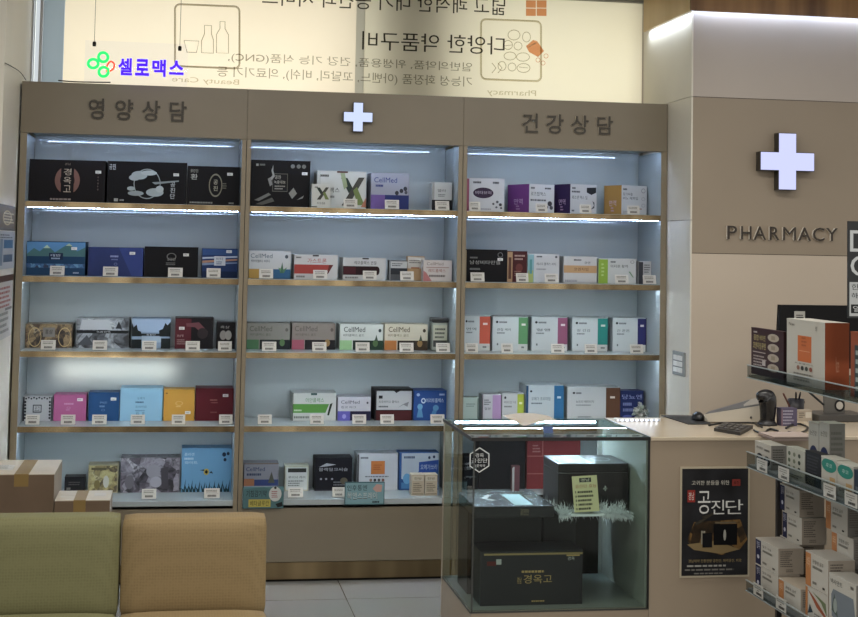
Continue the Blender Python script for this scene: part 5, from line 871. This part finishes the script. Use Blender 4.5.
# middle shelf
z = SB['mid']; EYE = lambda c: [('e', .3, .34, .2, .2, c), ('e', .3, .34, .09, .09, '8a93a8'), ('e', .74, .30, .2, .2, c), ('e', .74, .30, .09, .09, '8a93a8'), ('t', '루테인', .1, .72, .5, .82, '4a4844'), ('l', .6, .7, .95, .78, 1, '5a5854')]
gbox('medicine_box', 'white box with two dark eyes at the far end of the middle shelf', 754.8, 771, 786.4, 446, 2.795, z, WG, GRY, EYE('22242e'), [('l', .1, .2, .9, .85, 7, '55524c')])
gbox('medicine_box', 'white box with green leaf dots on the middle shelf of the unit', 786.6, 804.6, 815, 452, 2.795, z, 'a8a89c', 'a09c90', [('e', .15 + .28 * (i % 3), .8 - .22 * (i // 3), .07, .07, ('4a5a44', '6a705c', '2f3a30')[i % 3]) for i in range(9)] + [('l', .1, .05, .9, .15, 2, '6a6a60')])
gbox('medicine_box', 'black box with ribbed print between the leaf dot and teal boxes', 805.4, 820.8, 830, 455, 2.795, z, '25262b', '33343a', [('l', .12, .2, .88, .9, 8, '3c3d44')])
for xl, xe, yt, lab in ((821.4, 836.8, 460.5, 'white box with teal round top, farther of the teal pair'), (837.2, 853.6, 467, 'white box with teal round top, nearer of the teal pair')):
    gbox('medicine_box', lab + ' on the middle shelf', xl, xe, xe + 14, yt, 2.795, z, 'b0aca0', '9a968a', [('e', .5, .78, .48, .2, '1f8070'), ('t', '후코', .3, .72, .7, .84, 'a9c4bc'), ('r', .55, .1, .9, .46, 'b58f5c'), ('t', '60정', .1, .16, .45, .3, '5a5850'), ('r', .0, .96, 1, 1, 'c0beb4')])
gbox('medicine_box', 'dark blue box beyond the teal pair at the picture edge', 854.2, 868, 880, 474, 2.795, z, '2c3648', '33343a', [('r', .1, .1, .9, .5, '55606c')])
for xl, xe, xr, lab in ((808.4, 818.6, 843, 'white box with one blue eye, farther of the rear pair'), (819, 829.4, 858, 'white box with one blue eye, nearer of the rear pair')):
    Xq = 2.93
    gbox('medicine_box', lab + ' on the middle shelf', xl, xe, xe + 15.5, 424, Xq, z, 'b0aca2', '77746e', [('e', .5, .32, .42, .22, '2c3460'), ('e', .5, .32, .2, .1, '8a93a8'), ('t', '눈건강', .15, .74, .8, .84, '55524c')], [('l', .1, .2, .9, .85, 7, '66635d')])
# lower shelf: two rows of stacked cartons
z = SB['low']; NAVY = [('r', 0, 0, .24, 1, '26284a'), ('t', '멀티', .05, .62, .19, .9, 'a9aabc'), ('e', .12, .3, .05, .08, 'b4b4c4'), ('t', '밀크 시슬', .32, .74, .7, .84, '55524a'), ('l', .32, .58, .8, .66, 1, '77736a'), ('l', .32, .12, .5, .2, 1, '77736a'), ('r', .76, .1, .86, .16, '3a3834')]
ORA = [('r', 0, 0, .24, 1, 'b5703a'), ('t', '비타', .05, .55, .19, .85, 'd6b08a'), ('t', '관절엔 글루', .32, .72, .8, .84, '55524a'), ('l', .32, .58, .8, .66, 1, '77736a'), ('l', .32, .12, .5, .2, 1, '77736a'), ('r', .76, .1, .86, .16, '3a3834')]
g1 = 'navy striped cartons on the shelf unit'; g2 = 'orange striped cartons on the shelf unit'
X1 = 2.795; X2 = 2.89
zc = at(778.6, 549, Y=at(778.6, 549, X=X1).y).z; hd = (zc - z) / 2
for i in range(2):
    gbox('medicine_box', 'white carton with navy end stripe, %s in the front stack on the lower shelf' % ('lower' if i == 0 else 'upper'), 756, 778.6, 804 if i else 800, 549, X1, z + i * (hd + .0008), WG, TN, NAVY, GN_, g1, h=hd - .0008, top='b0a99c')
za = at(799.5, 491, Y=at(799.5, 491, X=X2).y).z; hd2 = (za - z) / 4
for i in range(4):
    o = (0, 0, 2.2, -.3)[i]
    gbox('medicine_box', 'white carton with navy stripe, %s of the rear stack' % ('lowest', 'second from below', 'second from the top', 'topmost')[i], 780.5 + o, 799.8 + o, 824.5 + o, 491, X2, z + i * (hd2 + .0004), WG, TN, NAVY, GN_, g1, h=hd2 - .0008)
zb = at(848, 508, Y=at(848, 508, X=X2).y).z; hd3 = (zb - z) / 4
for i in range(4):
    o = (0, 0, 6.0, 0)[i]
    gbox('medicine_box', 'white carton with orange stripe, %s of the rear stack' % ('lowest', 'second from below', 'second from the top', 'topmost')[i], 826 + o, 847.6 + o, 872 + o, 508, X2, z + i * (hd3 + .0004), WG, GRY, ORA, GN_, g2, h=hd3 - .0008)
zf = at(828, 561, Y=at(828, 561, X=X1).y).z; hf = (zf - z) / 2
gbox('medicine_box', 'white carton with orange end stripe standing on the flat one before the rear stack', 806, 828.4, 855, 561, X1, z + hf + .001, WG, TN, ORA, GN_, g2, h=hf - .001)
gbox('medicine_box', 'white carton with orange end stripe under the raised one in the front row', 806, 828.4, 850, 561, X1, z, WG, TN, [('r', 0, 0, .1, 1, 'b5703a'), ('p', [(.1, .9), (.5, .5), (.9, .3), (.9, .4), (.4, .75)], '9c4a2c'), ('p', [(.3, .9), (.7, .7), (.95, .4), (.9, .75)], '66744c'), ('p', [(.1, .2), (.2, .5), (.34, .3)], '33404a'), ('l', .4, .1, .9, .3, 3, '77736a')], GN_, g2, h=hf - .001)
X0 = 2.795
gbox('medicine_box', 'white carton with orange end stripe low in front beside the navy striped ones', 779.2, 801, 826, 590, X1, z, WG, TN, ORA, GN_, g2, top='b3a48e', h=at(801, 590, Y=at(801, 590, X=X1).y).z - z)
gbox('medicine_box', 'white box with a grey blue picture panel, front row of the lower shelf', 829.4, 856.4, 880, 586, X1, z, 'b5b1a6', GRY, [('p', [(.08, .66), (.16, .76), (.9, .76), (.96, .5), (.9, .26), (.6, .24), (.1, .3)], '6d7880'), ('p', [(.1, .4), (.2, .7), (.34, .32)], '4c5a54'), ('t', '넥사덴트', .06, .84, .5, .93, '4a4a48'), ('l', .8, .9, .95, .95, 1, '66645e'), ('t', '구강 케어', .06, .08, .6, .18, '55534e'), ('e', .24, .5, .07, .12, '8a9690')])
# price tickets in the channels
for k, (x0, x1, y0, y1, lab) in enumerate(((757.2, 767.4, 459, 473.5, 'first ticket of the middle channel below the dark eye box'), (778.6, 789.2, 466.5, 481.5, 'second ticket of the middle channel below the grey box end'), (823.8, 836, 483.5, 499.5, 'ticket of the middle channel below the farther teal box'), (845, 857.6, 491, 507, 'ticket of the middle channel below the nearer teal box'), (753.8, 763.4, 583.5, 602, 'first ticket of the lower channel below the navy striped cartons'), (776.2, 786.4, 596.5, 614, 'second ticket of the lower channel below the orange striped carton'))):
    A = at(x0, y0, X=GX - .0012); B = at(x1, y0, X=GX - .0012); w = A.y - B.y; h = .042; zz = zt['mid' if k < 4 else 'low'][1] + .003
    q = MB(); q.box((-.0012, -w, 0), (0, 0, h), 'b0aea6'); Face(q, (-.0012, 0, 0), (0, -w, 0), (0, 0, h), (-1, 0, 0)).draw([('l', .12, .6, .9, .85, 2, '77756e'), ('r', .4, .44, .6, .5, '55534e'), ('l', .3, .14, .9, .34, 1, '44423e')])
    tag(q.build('price_ticket', None, (GX - .0012, A.y, zz)), 'white price ticket, ' + lab, 'price ticket', 'price tickets in the channels')
# black sign board standing on the unit
a = at(848.2, 318, Y=-2.74); t = at(848.2, 221, Y=-2.74); r = empty('sign_board', (a.x, -2.74, zt['top'][1] + .0085), 'black sign board with large white lettering at the picture edge above the shelf unit', 'sign')
h0 = a.z - r.location.z; w = .16; H = t.z - r.location.z
q = MB(); q.box((0, .002, h0 - .0), (w, .008, H), M('1d2022', .4)); q.build('board', r)
sc_ = (H - h0) / 97.0
q = MB(); f = Face(q, (0, .002, h0), (w, 0, 0), (0, 0, H - h0), (0, -1, 0)); f.draw([('t', 'ㅁ', .04, .685, .5, .905, 'b3b8ba'), ('t', 'ㅇ', .05, .43, .52, .645, 'b3b8ba'), ('r', .03, .02, .99, .37, 'a9aeb0'), ('t', '한방 해열', .07, .29, .8, .35, '26282a'), ('t', '해독 클렌', .07, .20, .8, .26, '26282a'), ('r', .06, .05, .6, .14, '26282a'), ('t', '일반', .1, .065, .5, .125, 'b3b8ba')]); q.build('lettering', r)
q = MB(); q.box((w * .4, .003, 0), (w * .6, .007, h0 + .0), M('55585a', .4)); q.build('stand_foot', r)

# ------------------------------------------------------------------ light
wd = bpy.data.worlds.new('room_ambience'); sc.world = wd; wd.use_nodes = True
wd.node_tree.nodes['Background'].inputs[0].default_value = (1.0, 0.97, 0.92, 1); wd.node_tree.nodes['Background'].inputs[1].default_value = 0.6
def area(name, loc, rot, sx, sy, e, col):
    l = bpy.data.lights.new(name, 'AREA'); l.shape = 'RECTANGLE'; l.size = sx; l.size_y = sy; l.energy = e; l.color = col
    o = bpy.data.objects.new(name, l); COL.objects.link(o); o.location = loc; o.rotation_euler = rot; return o
# ceiling panels of the room
for x, y, e in ((0.9, -1.9, 17), (2.6, -1.9, 17), (4.2, -2.2, 10), (0.6, -4.6, 35), (2.9, -4.6, 40)): area('ceiling_lamp', (x, y, CEIL - .02), (0, 0, 0), 1.2, 0.3, e, (1, .96, .90))
g_ = area('patch_beam', (0.46, -8.2, 0.955), (math.radians(90), 0, 0), 0.56, 0.055, 0.16, (1.0, .94, .82)); g_.data.spread = math.radians(1.2)  # narrow beam added to put a bright patch on the left cabinet's back
g_ = area('cove_lamp', (SX + .002, (SE - .35) / 2, FZ - .003), (0, math.radians(-28), 0), 0.012, SE + .30, 0.75, (.78, .88, 1))
# daylight behind the window film
area('daylight', (1.6, 1.6, 2.7), (math.radians(-90), 0, 0), 4.2, 1.6, 58, (1.0, .97, .9))
vs = sc.view_settings; vs.view_transform = 'Standard'; vs.look = 'None'; vs.gamma = 1; vs.exposure = 0.35
sc.cycles.use_denoising = True; sc.cycles.max_bounces = 8; sc.cycles.transparent_max_bounces = 16; sc.cycles.caustics_reflective = False; sc.cycles.caustics_refractive = False; sc.cycles.sample_clamp_indirect = 6
